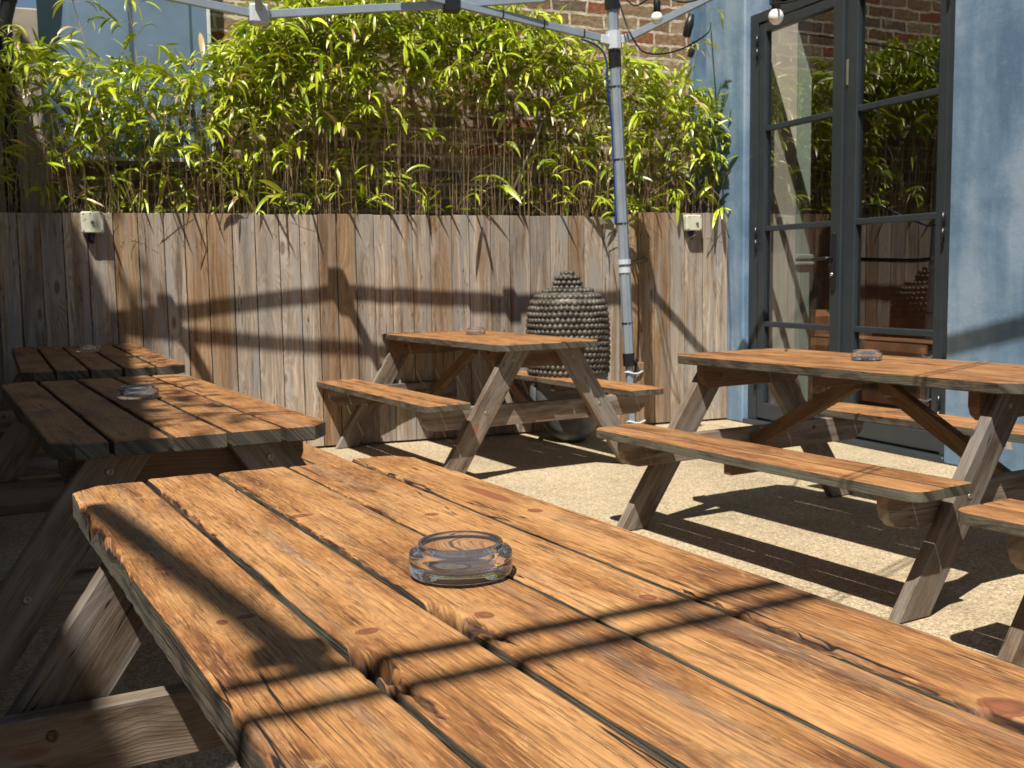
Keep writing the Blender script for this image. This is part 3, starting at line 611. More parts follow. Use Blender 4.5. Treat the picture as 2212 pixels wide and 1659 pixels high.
def make_table(o, rz, L, seed, label, worn=False, xbot=.655, bolts=M_METAL, chamf=True):
    rn = random.Random(seed); tb = tag(empty('picnic_table', o, rz), label, 'picnic table', 'timber picnic tables with attached benches')
    ro = lambda: (rn.uniform(0, 20), rn.uniform(0, 20), rn.random()*10)
    if worn: worn_top(tb, L)
    else: plain_top(tb, L, rn)
    for s in (-1, 1):
        b = MB(); bw = (BO-BI-.014)/2
        for k in range(2):
            x0 = BI+k*(bw+.014); x1 = x0+bw
            if s < 0: x0, x1 = -x1, -x0
            outer = (k == 1)
            cr = .045; y0, y1 = -L+rn.uniform(-.012, .012)+(.03 if k == 0 else 0)*0, rn.uniform(-.012, .012)
            left = outer and s < 0; right = outer and s > 0
            pts = round_rect(x0, y0, x1, y1, cr, 4, (left, right, right, left))
            out = []
            for kk, p in enumerate(pts):
                q = pts[(kk+1) % len(pts)]; out.append(p); dd = math.dist(p, q); m_ = int(dd/.12)
                for j in range(1, m_): f = j/m_; out.append((p[0]+(q[0]-p[0])*f+rn.uniform(-.0016, .0016), p[1]+(q[1]-p[1])*f))
            prism(b, out, (0, 0, ZB-BT+rn.uniform(-.0015, .0015)), X, Y, Z, BT, .0035, 0, 1, off=ro(), swap=True)
        b.build('bench_seat', [M_TOP, M_SIDE], tb)
        b = MB(); box(b, (s*(BI+BO)/2, -L/2, ZB-BT-.022), X, Y, Z, .115, .022, .0205, .003, off=ro()); b.build('bench_batten', M_FRAME, tb)
    b = MB(); box(b, (0, -L/2, ZT-TT-.0225), X, Y, Z, .29, .024, .020, .003, off=ro()); b.build('centre_batten', M_FRAME, tb)
    inset = .17; th = .044
    for e, yf in ((0, -inset), (1, -L+inset)):
        outw = 1 if e == 0 else -1      # outward direction in y
        # legs on the outer side of the bearers
        for s in (-1, 1):
            b = MB(); x_top, x_bot = .165*s, xbot*s; lw = .125; H = ZT-TT-.004
            dx = x_bot-x_top; ang = math.atan2(dx, H); hw = lw/2/math.cos(ang)
            d = Vector((dx, 0, -H)).normalized()
            pts = [(x_bot-hw, .004), (x_bot+hw, .004), (x_top+hw, H), (x_top-hw, H)]
            # clip outer toe corner for the small bevel the feet have
            oo = ro(); n0 = len(b.v)
            prism(b, pts, (0, yf+(outw*.0225), 0) if outw > 0 else (0, yf-.0225, 0), X, Z, Vector((0, outw, 0)), th, .003, 0, None, off=oo, swap=True)
            for vi in range(n0, len(b.v)):
                p = b.v[vi]; rel = Vector((p[0]-x_top, 0, p[2]-H)); al = rel.dot(d); ac = rel.x*(-d.z)+rel.z*d.x
                b.g[vi] = (al+oo[0], ac+(p[1]-yf)*.9+oo[1], oo[2])
            leg = b.build('leg', M_LEG, tb)
            for zz in (.375, .66):
                xx = x_top+dx*(H-zz)/H
                for sg, yy in ((outw, yf+outw*(.0225+th)), (-outw, yf-outw*.0225)):
                    bb = MB(); lathe(bb, [(.010, 0), (.0095, .002), (.006, .0032), (.005, .0022), (0, .0022)], (xx, yy, zz), 14, axis=Vector((0, sg, 0)))
                    bb.build('bolt', bolts if sg == outw else M_DARKB, leg)
        b = MB(); zt = ZB-BT-.003; hb = .118; xx = BO-.035
        pts = [(-xx, zt-.045), (-xx+.012, zt-.08), (-xx+.045, zt-.108), (-xx+.085, zt-hb), (xx-.085, zt-hb), (xx-.045, zt-.108), (xx-.012, zt-.08), (xx, zt-.045), (xx, zt), (-xx, zt)]
        prism(b, pts, (0, yf-.0215, 0), X, Z, Y, .043, .003, 0, off=ro()); b.build('seat_bearer', M_LEG, tb)
        b = MB(); zt = ZT-TT-.003; hb = .100; xx = W2-.03
        pts = [(-xx, zt-.05), (-xx+.012, zt-.08), (-xx+.04, zt-hb), (xx-.04, zt-hb), (xx-.012, zt-.08), (xx, zt-.05), (xx, zt), (-xx, zt)]
        prism(b, pts, (0, yf-.0215, 0), X, Z, Y, .043, .003, 0, off=ro()); b.build('top_bearer', M_FRAME, tb)
        # diagonal brace from the seat bearer up to the middle of the top
        b = MB(); p0 = Vector((0, yf-outw*.03, ZB-BT-.10)); p1 = Vector((0, -L/2+outw*.055, ZT-TT-.004))
        d = (p1-p0); hw = .045; ang = math.atan2(p1.z-p0.z, p1.y-p0.y)
        hz = .048/abs(math.cos(ang)); 
        pts = [(p0.y, p0.z-hz*.2), (p1.y+(.05 if outw > 0 else -.05)*-0, p1.z-hz*1.2), (p1.y, p1.z), (p0.y, p0.z+hz*1.1)]
        if outw > 0: pts = pts[::-1]
        oo = ro(); n0 = len(b.v); prism(b, pts, (.0215, 0, 0), Y, Z, -X, .043, .003, 0, off=oo); dn = d.normalized()
        for vi in range(n0, len(b.v)):
            p = Vector(b.v[vi])-p0; b.g[vi] = (p.dot(dn)+oo[0], p.y*(-dn.z)+p.z*dn.y+oo[1], oo[2])
        b.build('brace', M_FRAME, tb)
    return tb
TA = make_table((-.5093, 2.0506, 0), .5035, 1.8, 1, 'nearest picnic table, worn orange stained top with splits and rot holes', worn=True)
TBb = make_table((-.6329, 7.4419, 0), .5113, 1.768, 2, 'picnic table standing in front of the dark curly-haired head statue', xbot=.61)
TC = make_table((1.0100, 5.0554, 0), .5353, 1.726, 3, 'picnic table in front of the glazed double doors with grey weathered legs')
TD = make_table((-1.5972, 4.0895, 0), .5033, 1.754, 5, 'half shaded picnic table at left directly beyond the nearest one')
TE = make_table((-2.5753, 6.2934, 0), .4530, 1.94, 6, 'shaded picnic table in the far left corner against the fence')
TF = make_table((1.8932, 3.3397, 0), .5353, 1.8, 8, 'picnic table cut by the right edge, only a bench end and foot showing')

# ------------------------------------------------------------------ ashtrays
def tpos(tb, a_, l, z=ZT): return tb.matrix_basis @ Vector((a_, -l, z))
def ashtray(p, label, r=.064, ash=False, rz=0.0):
    k = r/.064; b = MB()
    prof = [(0, .002), (.050, .002), (.058, .0), (.0625, .0006), (.0638, .0025), (.0642, .008), (.0642, .024), (.0636, .0275), (.0618, .0298), (.0560, .0315), (.0538, .0325), (.0530, .0345), (.0526, .0380), (.0515, .0398), (.0500, .0402), (.0486, .0394), (.0480, .0370), (.0476, .020), (.0470, .0115), (.0440, .0085), (.035, .0078), (0, .0075)]
    lathe(b, [(x*k, z*k) for x, z in prof], (0, 0, 0), 72)
    for q in range(3):     # moulded feet
        an = 2*math.pi*q/3+.9; c = Vector((math.cos(an)*.052*k, math.sin(an)*.052*k, 0)); lathe(b, [(.0, -.0022), (.004, -.002), (.005, .0015), (0, .0016)], c, 10)
    o = b.build('ashtray', M_GLASS); o.cycles.is_caustics_caster = True; o.location = Vector(p)+Vector((0, 0, .0032)); tag(o, label, 'ashtray', 'clear glass ashtrays on the picnic tables')
    if ash:
        a = MB(); lathe(a, [(0, .0095), (.020, .0098), (.026, .0088), (.027, .0079), (0, .0078)], (-.014*k, -.008, 0), 26); rr = random.Random(3)
        a.v = [(x*1.0+rr.uniform(-.0015, .0015), y*.8+rr.uniform(-.0015, .0015), z_+(rr.uniform(0, .0012) if z_ > .0085 else 0)) for x, y, z_ in a.v]
        a.build('ash_residue', M_ASH, o)
    return o
ashtray(tpos(TA, .021, .880), 'large clear glass ashtray on the nearest picnic table', .0635, True)
ashtray(tpos(TD, .011, .855), 'clear glass ashtray on the half shaded table at left', .062)
ashtray(tpos(TE, .025, .74), 'clear glass ashtray in shade on the far left corner table', .062)
ashtray(tpos(TBb, .083, .68), 'clear glass ashtray on the table before the head statue', .062)
ashtray(tpos(TC, .060, .79), 'clear glass ashtray on the table before the glazed doors', .062)

# ------------------------------------------------------------------ gazebo frame
gz = tag(empty('gazebo_frame', FL(-1.27, .7)), 'bare pale aluminium pop-up gazebo frame with a leg beside the fence', 'gazebo frame')
LEGA, LEGD = -1.235, .70
def hexbar(b, p, q, r, n=8): tube(b, [p, q], r, n, sm=False)
top = Vector(FL(-1.30, LEGD, 3.02)); foot = Vector(FL(-1.155, LEGD, 0.0)); clp = lambda z: foot+(top-foot)*(z/3.02)
def legcyl(b, z0, z1, r, n=8): tube(b, [clp(z0), clp(z1)], r, n, sm=False)
b = wmb(); legcyl(b, .56, 2.98, .036)
for sg in (-1, 1):
    c0, c1 = clp(.60)+(-fn)*.034+fd*sg*.010, clp(2.5)+(-fn)*.034+fd*sg*.010; bar(b, c0, c1, .006, .006, side=fd, bev=.001)
leg = b.build('leg', M_ALU, gz)
b = wmb(); legcyl(b, .0, .57, .026); b.build('inner_leg', M_ALU, gz)
b = wmb(); legcyl(b, .515, .60, .040); tube(b, [clp(.55)+fd*.03, clp(.55)+fd*.03+(-fn)*.05], .016, 8); b.build('foot_clamp', M_BLK, gz)
b = wmb(); legcyl(b, 0, .012, .06, 12); b.build('foot_plate', M_METAL, gz)
b = wmb(); legcyl(b, 2.80, 3.05, .048); b.build('top_bracket', M_BLK, gz)
b = wmb(); legcyl(b, 2.555, 2.665, .050, 10); bar(b, clp(2.60), clp(2.60)-fd*.10+Z*.012, .05, .055); bar(b, clp(2.60), clp(2.60)+fd*.09+Z*.03, .05, .05); b.build('slider_collar', M_ALUW, gz)
b = wmb(); legcyl(b, 2.44, 2.545, .041); b.build('locking_sleeve', M_BLK, gz)
b = wmb(); legcyl(b, 1.185, 1.215, .043, 12); legcyl(b, 1.13, 1.165, .041, 12); b.build('clamp_ring', M_ALUW, gz)
b = wmb(); tube(b, smooth([clp(1.2)+fd*.03, clp(1.19)+fd*.10+fn*.1, clp(1.2)+fd*.22+fn*.3, FL(-.70, .03, 1.225)]), .016, 8); b.build('fence_strap', M_BLK, gz)
for zz in (.8, 1.45, 1.86, 2.32):
    b = wmb(); legcyl(b, zz-.004, zz+.004, .0385, 12); b.build('cable_tie', M_BLK, gz)
C1 = (-2.39, .775, 2.735); LOW = (-3.51, .68, 2.617); C2 = (-4.687, .78, 2.75)
def gbar(pts, nm='truss_bar', w=.030, h=.045, m_=M_ALU):
    b = wmb()
    for p, q in zip(pts, pts[1:]): bar(b, FL(*p), FL(*q), w, h)
    return b.build(nm, m_, gz)
gbar([(-1.33, .70, 2.612), (-2.42, .787, 2.745)]); gbar([(-2.36, .78, 2.74), (-2.72, .80, 2.79)]); gbar([LOW, (-2.40, .765, 2.735), (-1.80, .79, 2.81)])
gbar([LOW, C2]); gbar([C2, (-5.8, .86, 2.86)]); gbar([(-5.3, .86, 2.90), (-4.167, .934, 2.90), (-3.55, .96, 2.90), (-2.3, 1.02, 2.92)]); gbar([(-1.2, .72, 2.62), (-.85, 1.08, 2.80), (-.5, 1.44, 2.98)])  # long upper bar out of view, added for the fence's lower shadow band
gbar([LOW, (-3.55, 1.02, 2.92)], w=.04, h=.05); gbar([C2, (-4.69, 1.04, 2.95)], w=.05, h=.05)
for c_ in (C1, C2):
    b = wmb(); box(b, FL(*c_), fd, fn, Z, .048, .035, .05, .008); b.build('pivot_bracket', M_BLK, gz)
b = wmb(); box(b, FL(*LOW), fd, fn, Z, .055, .05, .055, .012); b.build('corner_joint', M_ALUW, gz)
# unseen bars added over the nearest table to cast its two bands and a streak
def back(px, py, z, ztab=.75):
    qx, qy = (px-1106)/F_PX, (py-829.5)/F_PX
    D = fw + rt*qx - up*qy; C = Vector((0, 0, EYE)); Q = C+D*((ztab-C.z)/D.z); return Q - sd*((z-ztab)/-sd.z)
for (p, q, z, e0, e1, w_, h_) in (((778, 1432), (1690, 1258), 3.3, .25, .5, .021, .032), ((527, 1561), (1760, 1286), 3.5, .25, .5, .021, .032), ((240, 1120), (680, 1440), 3.9, .16, .02, .042, .04)):
    P_, Q_ = back(*p, z), back(*q, z); dd = (Q_-P_); b = wmb(); bar(b, P_-dd*e0, Q_+dd*e1, w_, h_); b.build('truss_bar', M_ALU, gz)
for k, xx in enumerate((-1.50, -1.78, -2.06)):
    b = wmb(); f = (-1.33-xx)/1.09; c = FL(xx, .70+.087*f, 2.612+.133*f); d_ = (FL(-2.42, .787, 2.745)-FL(-1.33, .7, 2.612)).normalized(); box(b, c, d_, fn, d_.cross(fn), .004, .019, .026, .001); b.build('cable_tie', M_BLK, gz)
def backw(px, py, t_):
    qx, qy = (px-1106)/F_PX, (py-829.5)/F_PX; D = fw + rt*qx - up*qy; C = Vector((0, 0, EYE)); k = (O-C).dot(wo)/D.dot(wo); return C+D*k - sd*t_
P_, Q_ = backw(2030, 752, 2.35), backw(2212, 706, 2.35); dd = Q_-P_; b = wmb(); bar(b, P_-dd*.9, Q_+dd*1.2, .035, .05); b.build('truss_bar', M_ALU, gz)  # unseen bar added to cast the soft band on the blue wall
b = MB(); box(b, back(628, 1408, 3.3), fd, fn, Z, .038, .03, .03, .006); b.v = [tuple(Vector(p)-gz.location) for p in b.v]; b.build('shade_block', M_ALUW, gz)  # unseen block added to cast the dark blob beside the streak
# blue cable along the leg
b = MB(); cp = [FL(-1.52, .72, 2.60), FL(-1.40, .72, 2.56), FL(-1.345, .72, 2.48), FL(-1.335, .72, 2.30), clp(2.05)-fd*.038+fn*.012, clp(1.6)-fd*.036+fn*.016, clp(1.45)-fd*.03+fn*.03, clp(1.5)+fn*.20+fd*.05, FL(-1.0, .30, 1.62), FL(-.92, .05, 1.60), FL(-.86, -.06, 1.52)]
tube(b, smooth(cp), .007, 8); tag(b.build('blue_cable', M_BLUEC, origin=FL(-1.3, .7, 2)), 'bright blue cable tied along the gazebo leg and over the fence', 'cable')
# stake beside the leg foot
b = MB(); box(b, clp(.27)+fd*.062, fd, fn, Z, .028, .02, .265, .003, gl=2); o = b.build('timber_stake', M_FENCE_O, origin=clp(0)+fd*.06); tag(o, 'short timber stake tied beside the gazebo leg foot', 'stake')
for zz in (.47, .14):
    b = MB(); pts = [clp(zz)+fd*(.03+.066*math.cos(t_))-fn*.036*math.sin(t_)+Z*.006*math.sin(3*t_) for t_ in [2*math.pi*k/24 for k in range(25)]]
    tube(b, pts, .006, 6); tag(b.build('cable_tie', M_ALUW, origin=clp(zz)), 'white cable tie round the stake, %s one' % ('upper' if zz > .3 else 'lower'), 'cable tie')

# ------------------------------------------------------------------ string lights
def ray_pt(px, py, depth):
    return Vector((0, 0, EYE)) + (fw + rt*((px-1106)/F_PX) - up*((py-829.5)/F_PX))*depth
b1 = ray_pt(1419, 39, 6.3); b2 = ray_pt(1676, 36, 4.6)
sl = tag(empty('string_lights', ray_pt(1400, -10, 6.3)), 'black festoon cable with white bulbs slung past the gazebo leg', 'string lights')
def bulb(p, r, down=-Z):
    b = wmb(); k = r/.03; lathe(b, [(0, -.032*k), (.014*k, -.028*k), (.026*k, -.014*k), (.030*k, 0), (.026*k, .015*k), (.016*k, .026*k), (.012*k, .030*k)], p, 20); g = b.build('bulb', M_BULB, sl)
    b = wmb(); lathe(b, [(.013*k, .024*k), (.017*k, .026*k), (.018*k, .075*k), (.014*k, .085*k), (.014*k, .11*k), (0, .112*k)], p, 14); b.build('bulb_socket', M_BLK, sl)
    return p+Z*.11*k
t1 = bulb(b1, .036); t2 = bulb(b2, .033)
b = wmb(); tube(b, smooth([clp(2.85)+fd*.05, ray_pt(1356, 60, 6.6), ray_pt(1378, 100, 6.6), ray_pt(1400, 115, 6.6), ray_pt(1440, 115, 6.7), ray_pt(1485, 100, 6.8), ray_pt(1530, 70, 6.9), WL(-.2, -.02, 3.0)]), .0055, 6); b.build('cable', M_BLK, sl)
b = wmb(); tube(b, smooth([clp(2.95)+fd*.04, ray_pt(1370, 12, 6.5), t1, ray_pt(1480, 5, 6.2), ray_pt(1560, -18, 5.6), t2, ray_pt(1760, -10, 4.0), FL(-.05, 4.0, 2.75)]), .0055, 6); b.build('cable', M_BLK, sl)
b = wmb(); lathe(b, [(.0, -.07), (.018, -.068), (.024, -.03), (.02, 0), (.016, .05), (0, .052)], ray_pt(1496, 104, 7.9), 14, axis=(.3, 0, 1)); b.build('empty_socket', M_BLK, sl)
b = wmb(); lathe(b, [(.0, -.1), (.03, -.09), (.034, 0), (.022, .07), (0, .075)], ray_pt(1489, 52, 7.9), 14, axis=(.25, 0, 1)); b.build('empty_socket', M_BLK, sl)
# festoon over the tables (above the frame, its thin shadow crosses the tops)
def festoon(p, q, sag, lab):
    p, q = Vector(p), Vector(q)
    for k_, off in enumerate((0, .055)):
        b = MB(); tube(b, [p+(q-p)*t_-Z*(sag*4*t_*(1-t_)+off*.3)+Vector((0, off, 0)) for t_ in [k/24 for k in range(25)]], .0055, 5)
        tag(b.build('festoon_cable', M_BLK, origin=(p+q)/2), ('higher ', 'lower ')[k_]+lab, 'cable', 'twin cables overhead, '+('left pair' if lab.endswith('left tables') else 'right pair'))
festoon(FL(-5.9, 4.62, 3.0), FL(-3.3, 5.40, 2.95), .12, 'of two thin black cables overhead above the left tables')
festoon(FL(-3.3, 5.40, 2.95), FL(-.02, 3.62, 3.0), .15, 'of two thin black cables overhead above the table by the doors')

# ------------------------------------------------------------------ junction boxes
def jbox(a_, zc, w, h, label, kx, kz):
    e = tag(empty('junction_box', FL(a_, .02, zc)), label, 'junction box', 'cream junction boxes on the fence')
    b = wmb(); pts = round_rect(-w/2, -h/2, w/2, h/2, .012, 4); prism(b, pts, FL(a_, .018, zc), fd, Z, -fn, .058, .006); b.build('box_body', M_CREAM, e)
    b = wmb(); pts = round_rect(-w/2+.004, -h/2+.004, w/2-.004, h/2-.004, .010, 4); prism(b, pts, FL(a_, .0762, zc), fd, Z, -fn, .008, .002); b.build('lid', M_CREAM, e)
    b = wmb(); lathe(b, [(.010, 0), (.009, .010), (0, .011)], FL(a_+kx, .0845, zc+kz), 14, axis=-fn)
    box(b, FL(a_+kx+.025, .0848, zc+kz-.022), fd, fn, Z, .014, .0004, .003); b.build('knob', plain('grey_knob', (.12, .13, .10), .5), e)
    b = wmb()
    for sx in (-1, 1):
        for sz in (-1, 1): lathe(b, [(.005, 0), (.004, .0015), (0, .0018)], FL(a_+sx*(w/2-.014), .0845, zc+sz*(h/2-.014)), 8, axis=-fn)
    b.build('lid_screws', M_METAL, e)
    b = wmb(); tube(b, [FL(a_-.01, .05, zc-h/2), FL(a_-.012, .05, zc-h/2-.035), FL(a_-.004, .045, zc-h/2-.06)], .026, 10, r2=.012); b.build('cable_gland', plain('navy_plastic', (.01, .014, .06), .4), e)
jbox(-4.455, 1.477, .128, .128, 'cream junction box with a round knob at the left of the fence', 0, 0)
jbox(-.325, 1.490, .125, .115, 'cream junction box on the fence corner beside the blue wall', .02, -.005)

# ------------------------------------------------------------------ head statue
st = tag(empty('head_statue', FL(-1.485, .40), FT+R(-4)), 'large dark grey stone head with beaded curls, standing against the fence', 'statue')
# local axes: x right, y towards the fence, z up ; face looks to -y
def sect(z):
    """half width, half depth, centre y of the head at height z"""
    pts = [(0.0, .07, .07, -.05), (.03, .115, .13, -.05), (.08, .165, .18, -.03), (.17, .215, .225, 0), (.30, .245, .25, .0), (.45, .265, .27, .01), (.60, .272, .28, .01), (.78, .270, .277, .01), (.88, .262, .265, .01), (.95, .238, .24, .01), (1.0, .188, .19, .01), (1.03, .12, .125, .01), (1.04, .06, .06, .01)]
    for p, q in zip(pts, pts[1:]):
        if z <= q[0]: f = (z-p[0])/(q[0]-p[0]); return tuple(p[i]+(q[i]-p[i])*f for i in (1, 2, 3))
    return pts[-1][1:]
b = MB(); NZ, NA = 56, 64; rows = []
for i in range(NZ+1):
    z = 1.04*i/NZ; hw, hd, cy = sect(z); row = []
    for k in range(NA):
        an = 2*math.pi*k/NA; x = math.sin(an)*hw; y = -math.cos(an)*hd+cy; fr = max(0, math.cos(an)); dx = abs(x)
        pr = 0
        if math.cos(an) > 0:
            def gss(v, c_, s_): return math.exp(-((v-c_)/s_)**2)
            pr += .055*gss(x, 0, .028)*(gss(z, .235, .05)+.55*gss(z, .30, .06))       # nose
            pr += .022*gss(x, 0, .07)*(gss(z, .155, .016)+gss(z, .125, .014)*.9)-.012*gss(x, 0, .075)*gss(z, .140, .006)  # lips
            pr += .030*gss(x, 0, .06)*gss(z, .05, .035)       # chin
            pr += .020*gss(dx, .085, .05)*gss(z, .315, .030)-.012*gss(dx, .085, .045)*gss(z, .283, .008) # lids
            pr += .018*gss(dx, .09, .07)*gss(z, .385, .016)-.012*gss(dx, .07, .05)*gss(z, .35, .02) # brows
            pr += .012*gss(dx, .13, .05)*gss(z, .20, .06)
        row.append(b.vert((x, y-pr, z), (0, 0, 0)))
    rows.append(row)
for i in range(NZ):
    for k in range(NA):
        zm = 1.04*(i+.5)/NZ; an = 2*math.pi*(k+.5)/NA; hair = zm > (.47 if math.cos(an) > .25 else .36)
        b.face([rows[i][k], rows[i][(k+1) % NA], rows[i+1][(k+1) % NA], rows[i+1][k]], 1 if hair else 0, True)
b.face(rows[0][::-1]); b.face(rows[-1], 1)
b.build('head', [M_FACE, M_HAIR], st)
b = MB()
def bead(p, r, nrm):
    lathe(b, [(0, -r*.2), (r, 0), (r*.92, r*.4), (r*.6, r*.8), (0, r*.98)], p, 8, axis=nrm)
rr = random.Random(5); nrow = 17
for i in range(nrow):
    z0 = .40+i*(1.012-.40)/(nrow-1); hw, hd, cy = sect(z0); cnt = max(8, int(2*math.pi*(hw+hd)/2/.036))
    for k in range(cnt):
        an = 2*math.pi*(k+.5*(i % 2))/cnt; cs = math.cos(an)
        lim = .47 if cs > .25 else .36
        if z0 < lim: continue
        z = z0+rr.uniform(-.003, .003); x = math.sin(an)*hw; y = -cs*hd+cy
        h2, d2, _ = sect(min(z+.02, 1.04)); h1 = sect(max(z-.02, 0))[0]; nz = (h1-h2)/.04; nrm = Vector((math.sin(an), -cs, nz)).normalized()
        bead((x-nrm.x*.004, y-nrm.y*.004, z), .0205, nrm)
for i in range(4):       # topknot
    z0 = 1.035+i*.032; rad = (.090, .086, .072, .034)[i]; cnt = max(4, int(2*math.pi*rad/.034))
    for k in range(cnt): an = 2*math.pi*(k+.5*(i % 2))/cnt; bead((math.sin(an)*rad, -math.cos(an)*rad+.01, z0), .019, Vector((math.sin(an), -math.cos(an), .25+i*.3)).normalized())
b.build('hair_curls', M_HAIR, st)
b = MB(); lathe(b, [(.092, .98), (.090, 1.03), (.082, 1.07), (.062, 1.11), (.035, 1.135), (0, 1.145)], (0, .01, 0), 24); b.build('topknot', M_HAIR, st)
for s in (-1, 1):
    b = MB(); n = 14; prof = []
    for k in range(n+1):
        f = k/n; z = .18+.29*f; prof.append(Vector((s*(.235+.022*math.sin(f*3.0)), .0, z)))
    rings = []
    for k, p in enumerate(prof):
        f = k/n; w = .012+.030*math.sin(math.pi*min(1, f*.9+.08)); rings.append([b.vert(p+Vector((s*.016*math.cos(q), w*math.sin(q)*1.3, 0))) for q in [2*math.pi*j/12 for j in range(12)]])
    for A_, B_ in zip(rings, rings[1:]):
        for j in range(12): b.face([A_[j], A_[(j+1) % 12], B_[(j+1) % 12], B_[j]], 0, True)
    b.face(rings[0][::-1]); b.face(rings[-1]); b.build('ear', M_FACE, st)

# white scrap by the fence foot
b = MB(); rr = random.Random(8); gN = 7
idx = [[b.vert(FL(-.98+.10*i/gN+rr.uniform(-.006, .006), .60-.06*j/gN+rr.uniform(-.005, .005), .006+rr.uniform(0, .035)*math.sin(math.pi*i/gN+.3))) for i in range(gN+1)] for j in range(gN+1)]
for j in range(gN):
    for i in range(gN): b.face([idx[j][i], idx[j][i+1], idx[j+1][i+1], idx[j+1][i]])
o = b.build('crumpled_tissue', plain('white_paper', (.75, .75, .72), .8), origin=FL(-.93, .57)); tag(o, 'small crumpled white tissue on the ground by the gazebo leg', 'litter')

# ------------------------------------------------------------------ bamboo
def leaf_geo(b, p, d, L, w, droop, rn):
    d = d.normalized(); s = d.cross(Z)
    if s.length < .05: s = fd.copy()
    s.normalize(); tw = rn.uniform(-1.1, 1.1); n0 = s.cross(d); s = (s*math.cos(tw)+n0*math.sin(tw)).normalized(); rz = rn.random()*10
    K = 5; prev = None; pos = Vector(p); dd = d.copy()
    for k in range(K+1):
        f = k/K; wid = w*(math.sin(math.pi*min(1, f*.93+.07)))**.75 if k < K else 0
        nrm = s.cross(dd).normalized()
        if k == K: cur = [b.vert(pos, (1, 0, rz))]
        else: cur = [b.vert(pos-s*wid/2+nrm*wid*.12, (f, -.01, rz)), b.vert(pos, (f, 0, rz)), b.vert(pos+s*wid/2+nrm*wid*.12, (f, .01, rz))]
        if prev:
            if k == K: b.face([prev[0], prev[1], cur[0]], 0, True); b.face([prev[1], prev[2], cur[0]], 0, True)
            else: b.face([prev[0], prev[1], cur[1], cur[0]], 0, True); b.face([prev[1], prev[2], cur[2], cur[1]], 0, True)
        prev = cur; pos = pos+dd*L/K; dd = (dd-Z*droop/K).normalized()
def spray(b, tw, p, rn, n=5, scale=1.0):
    az = rn.uniform(0, 2*math.pi); base = Vector((math.cos(az), math.sin(az), rn.uniform(-.1, .7))).normalized()
    if base.dot(fn) > .2: base = (base - fn*1.3*base.dot(fn)).normalized()
    e = p+base*rn.uniform(.05, .13); tube(tw, [p, e], .0013, 3, caps=False)
    for k in range(n):
        sd_ = Vector((rn.gauss(0, .55), rn.gauss(0, .55), rn.gauss(-.15, .35))); d = (base+sd_).normalized()
        L = min(.24, rn.lognormvariate(-2.02, .32))*scale; leaf_geo(b, e-base*rn.uniform(0, .05), d, L, L*rn.uniform(.09, .16), rn.uniform(.3, 2.8), rn)
HT = [(-8.2, 2.75), (-5.0, 2.60), (-4.75, 2.60), (-4.6, 2.50), (-4.3, 2.46), (-3.9, 2.46), (-3.65, 2.56), (-3.4, 2.76), (-3.1, 2.93), (-2.6, 2.97), (-2.1, 3.0), (-1.7, 2.96), (-1.4, 2.86), (-1.0, 2.70), (-.7, 2.66), (-.4, 2.58), (-.15, 2.45), (0, 2.3)]
def H(a_):
    for p, q in zip(HT, HT[1:]):
        if a_ <= q[0]: return p[1]+(q[1]-p[1])*(a_-p[0])/(q[0]-p[0])
    return 2.6
def hedge(a0, a1, label, seed, canes, sprays, lowdens):
    rn = random.Random(seed); hb = tag(empty('bamboo_hedge', FL((a0+a1)/2, -.25)), label, 'bamboo', 'bamboo growing behind the fence')
    cb = wmb(); lb = wmb()
    for i in range(canes):
        a_ = rn.uniform(a0, a1)
        if -2.5 < a_ < -1.45 and rn.random() < .5: continue
        d = rn.choice((rn.uniform(-.46, -.08), rn.uniform(-.12, -.03))); h = H(a_)-rn.uniform(.0, 1.1); lean = rn.gauss(0, .07); ld = rn.gauss(.02, .05)
        pts = [FL(a_+lean*f*f+.01*rn.gauss(0, 1), d+ld*f, 1.0*0+.9+(h-.9)*f) for f in (0, .3, .6, .85, 1)]; tube(cb, pts, rn.choice((.0014, .0018, .0022, .003, .0042)), 3, caps=False, r2=.0011)
        for q in range(rn.randint(0, 2)):
            f = rn.uniform(.3, .95); p = FL(a_+lean*f*f, d+ld*f, .9+(h-.9)*f); e = p+Vector((rn.gauss(0, .1), rn.gauss(0, .08), rn.uniform(.05, .22))); tube(cb, [p, e], .0011, 3, caps=False)
    cnt = 0
    while cnt < sprays:
        a_ = rn.uniform(a0, a1); h = H(a_); z = 1.56+(h-1.56)*rn.random(); t_ = (z-1.5)/(h-1.5)
        dens = lowdens+(1-lowdens)*min(1, max(0, (t_-.38)/.30))
        # gap of bare wall in the middle
        if -2.6 < a_ < -1.4 and z < 2.45: dens *= .22
        if z < 1.66: dens *= .7
        if rn.random() > dens: continue
        dd = rn.uniform(-.44, -.03)+(.16*t_*rn.random() if rn.random() < .4 else 0)
        spray(lb, cb, FL(a_, dd, z+rn.gauss(0, .05)), rn, rn.randint(3, 6)); cnt += 1
    tag(cb.build('cane_mass', M_CANE, hb), kind='stuff'); tag(lb.build('leaf_mass', M_LEAF, hb), kind='stuff')
    return hb
hedge(-5.6, -3.62, 'loose bamboo in front of the blue cladding and at the left edge', 11, 330, 640, .34)
hedge(-3.62, -1.32, 'dense bright bamboo in front of the brick wall, left of the gazebo leg', 12, 400, 1750, .18)
hedge(-1.32, -.02, 'bamboo between the gazebo leg and the blue building', 13, 260, 600, .30)
hedge(-8.2, -5.6, 'bamboo behind the fence beyond the left edge of the view', 14, 80, 300, .5)
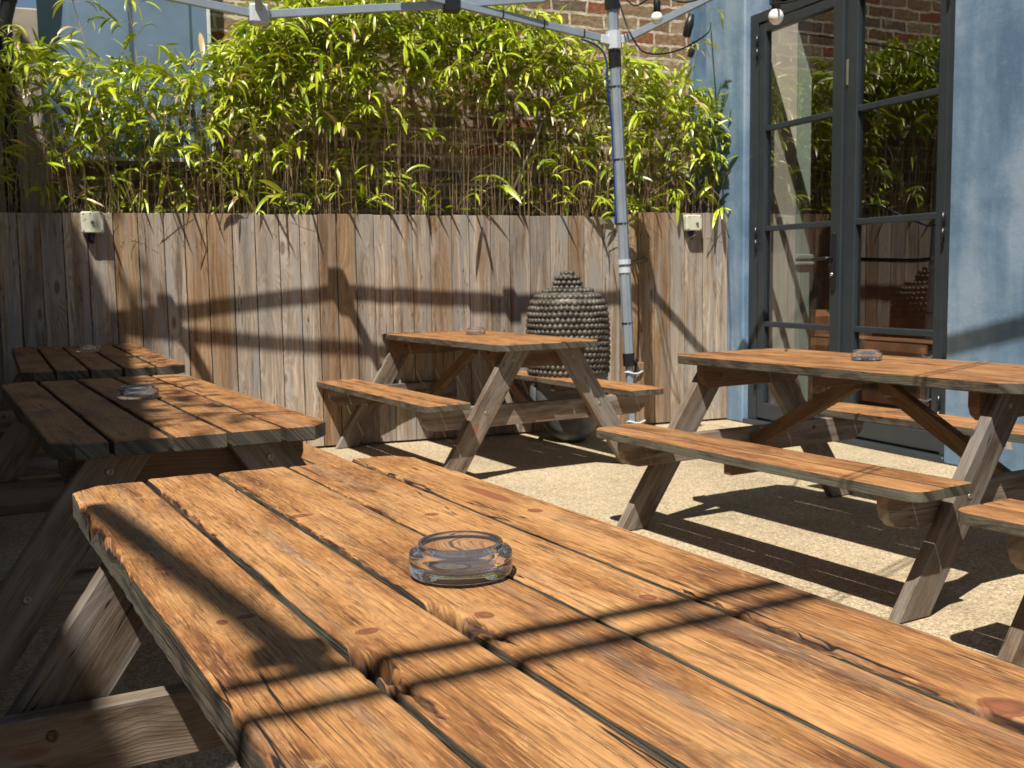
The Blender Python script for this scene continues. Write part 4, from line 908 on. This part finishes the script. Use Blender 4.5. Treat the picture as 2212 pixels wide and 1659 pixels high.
# tall sprig in front of the blue cladding
def sprig(name_label, pts, seed, n, sc=1.0, every=(.3, 1.0)):
    rn = random.Random(seed); e = tag(empty('bamboo_plant', pts[0]), name_label, 'bamboo'); cb = wmb(); lb = wmb(); ps = smooth(pts); tube(cb, ps, .0045, 6, r2=.0015)
    for i in range(n):
        f = rn.uniform(*every); p = ps[int(f*(len(ps)-1))]; spray(lb, cb, p, rn, rn.randint(2, 4), sc)
    cb.build('cane', M_CANE, e); tag(lb.build('leaf_mass', M_LEAF, e), kind='stuff')
sprig('tall bamboo stem rising past the blue cladding', [FL(-4.12, -.15, 1.0), FL(-4.13, -.12, 2.0), FL(-4.17, -.1, 2.7), FL(-4.28, -.05, 3.15)], 21, 20, every=(.45, 1))
sprig('leaning bamboo stem at top left beside the drainpipe', [FL(-4.3, -.2, 1.0), FL(-4.38, -.12, 2.2), FL(-4.5, -.1, 2.8), FL(-4.58, 0, 3.1)], 22, 12, every=(.55, 1))
sprig('bamboo stem leaning across the corner of the blue building', [FL(-.36, -.12, 1.2), FL(-.33, -.05, 2.0), FL(-.30, 0, 2.6), FL(-.20, .08, 3.05)], 23, 13, every=(.4, 1))
sprig('small bamboo shoot drooping over the fence by the clamp', [FL(-1.0, -.1, 1.3), FL(-.98, -.02, 1.56), FL(-.93, .06, 1.56), FL(-.89, .10, 1.36)], 24, 5, every=(.6, 1))
rn = random.Random(77); hb = tag(empty('bamboo_plant', FL(-2.8, -.05, 1.3)), 'bamboo shoots leaning out over the middle of the fence top', 'bamboo'); cb = wmb(); lb = wmb()
for a_ in [rn.uniform(-4.6, -.5) for _ in range(15)]:
    d = rn.uniform(-.02, .12); p = FL(a_, d, rn.uniform(1.62, 1.84)); tube(cb, [FL(a_+rn.gauss(0, .05), -.15, 1.3), FL(a_, -.06, 1.6), p], .002, 4, caps=False); spray(lb, cb, p, rn, rn.randint(2, 3), 1.15)
for k in range(34):
    a_ = -4.3+3.9*rn.random(); p = FL(a_, rn.uniform(-.03, .0), rn.uniform(1.57, 1.68)); leaf_geo(lb, p, -fn+fd*rn.gauss(0, .35)+Z*rn.uniform(-.1, .35), rn.uniform(.10, .19), rn.uniform(.012, .02), rn.uniform(.1, .6), rn)
tag(cb.build('cane_mass', M_CANE, hb), kind='stuff'); tag(lb.build('leaf_mass', M_LEAF, hb), kind='stuff')
# stray grey rod leaning in the bamboo
b = MB(); tube(b, [FL(-1.80, -.06, 1.50), FL(-1.33, -.10, 2.45)], .010, 8); tag(b.build('metal_rod', M_METAL, origin=FL(-1.8, -.06, 1.5)), 'thin grey metal rod leaning in the bamboo left of the gazebo leg', 'rod')
# neighbour
b = MB(); box(b, FL(-7.2, -2.2, 1.6), fd, fn, Z, 3.2, .12, 1.6, .01); o = b.build('neighbour_wall', M_BEIGE, origin=FL(-7.2, -2.2)); tag(o, 'beige rendered wall seen past the drainpipe at the top left corner', 'wall')
bpy.context.view_layer.update()
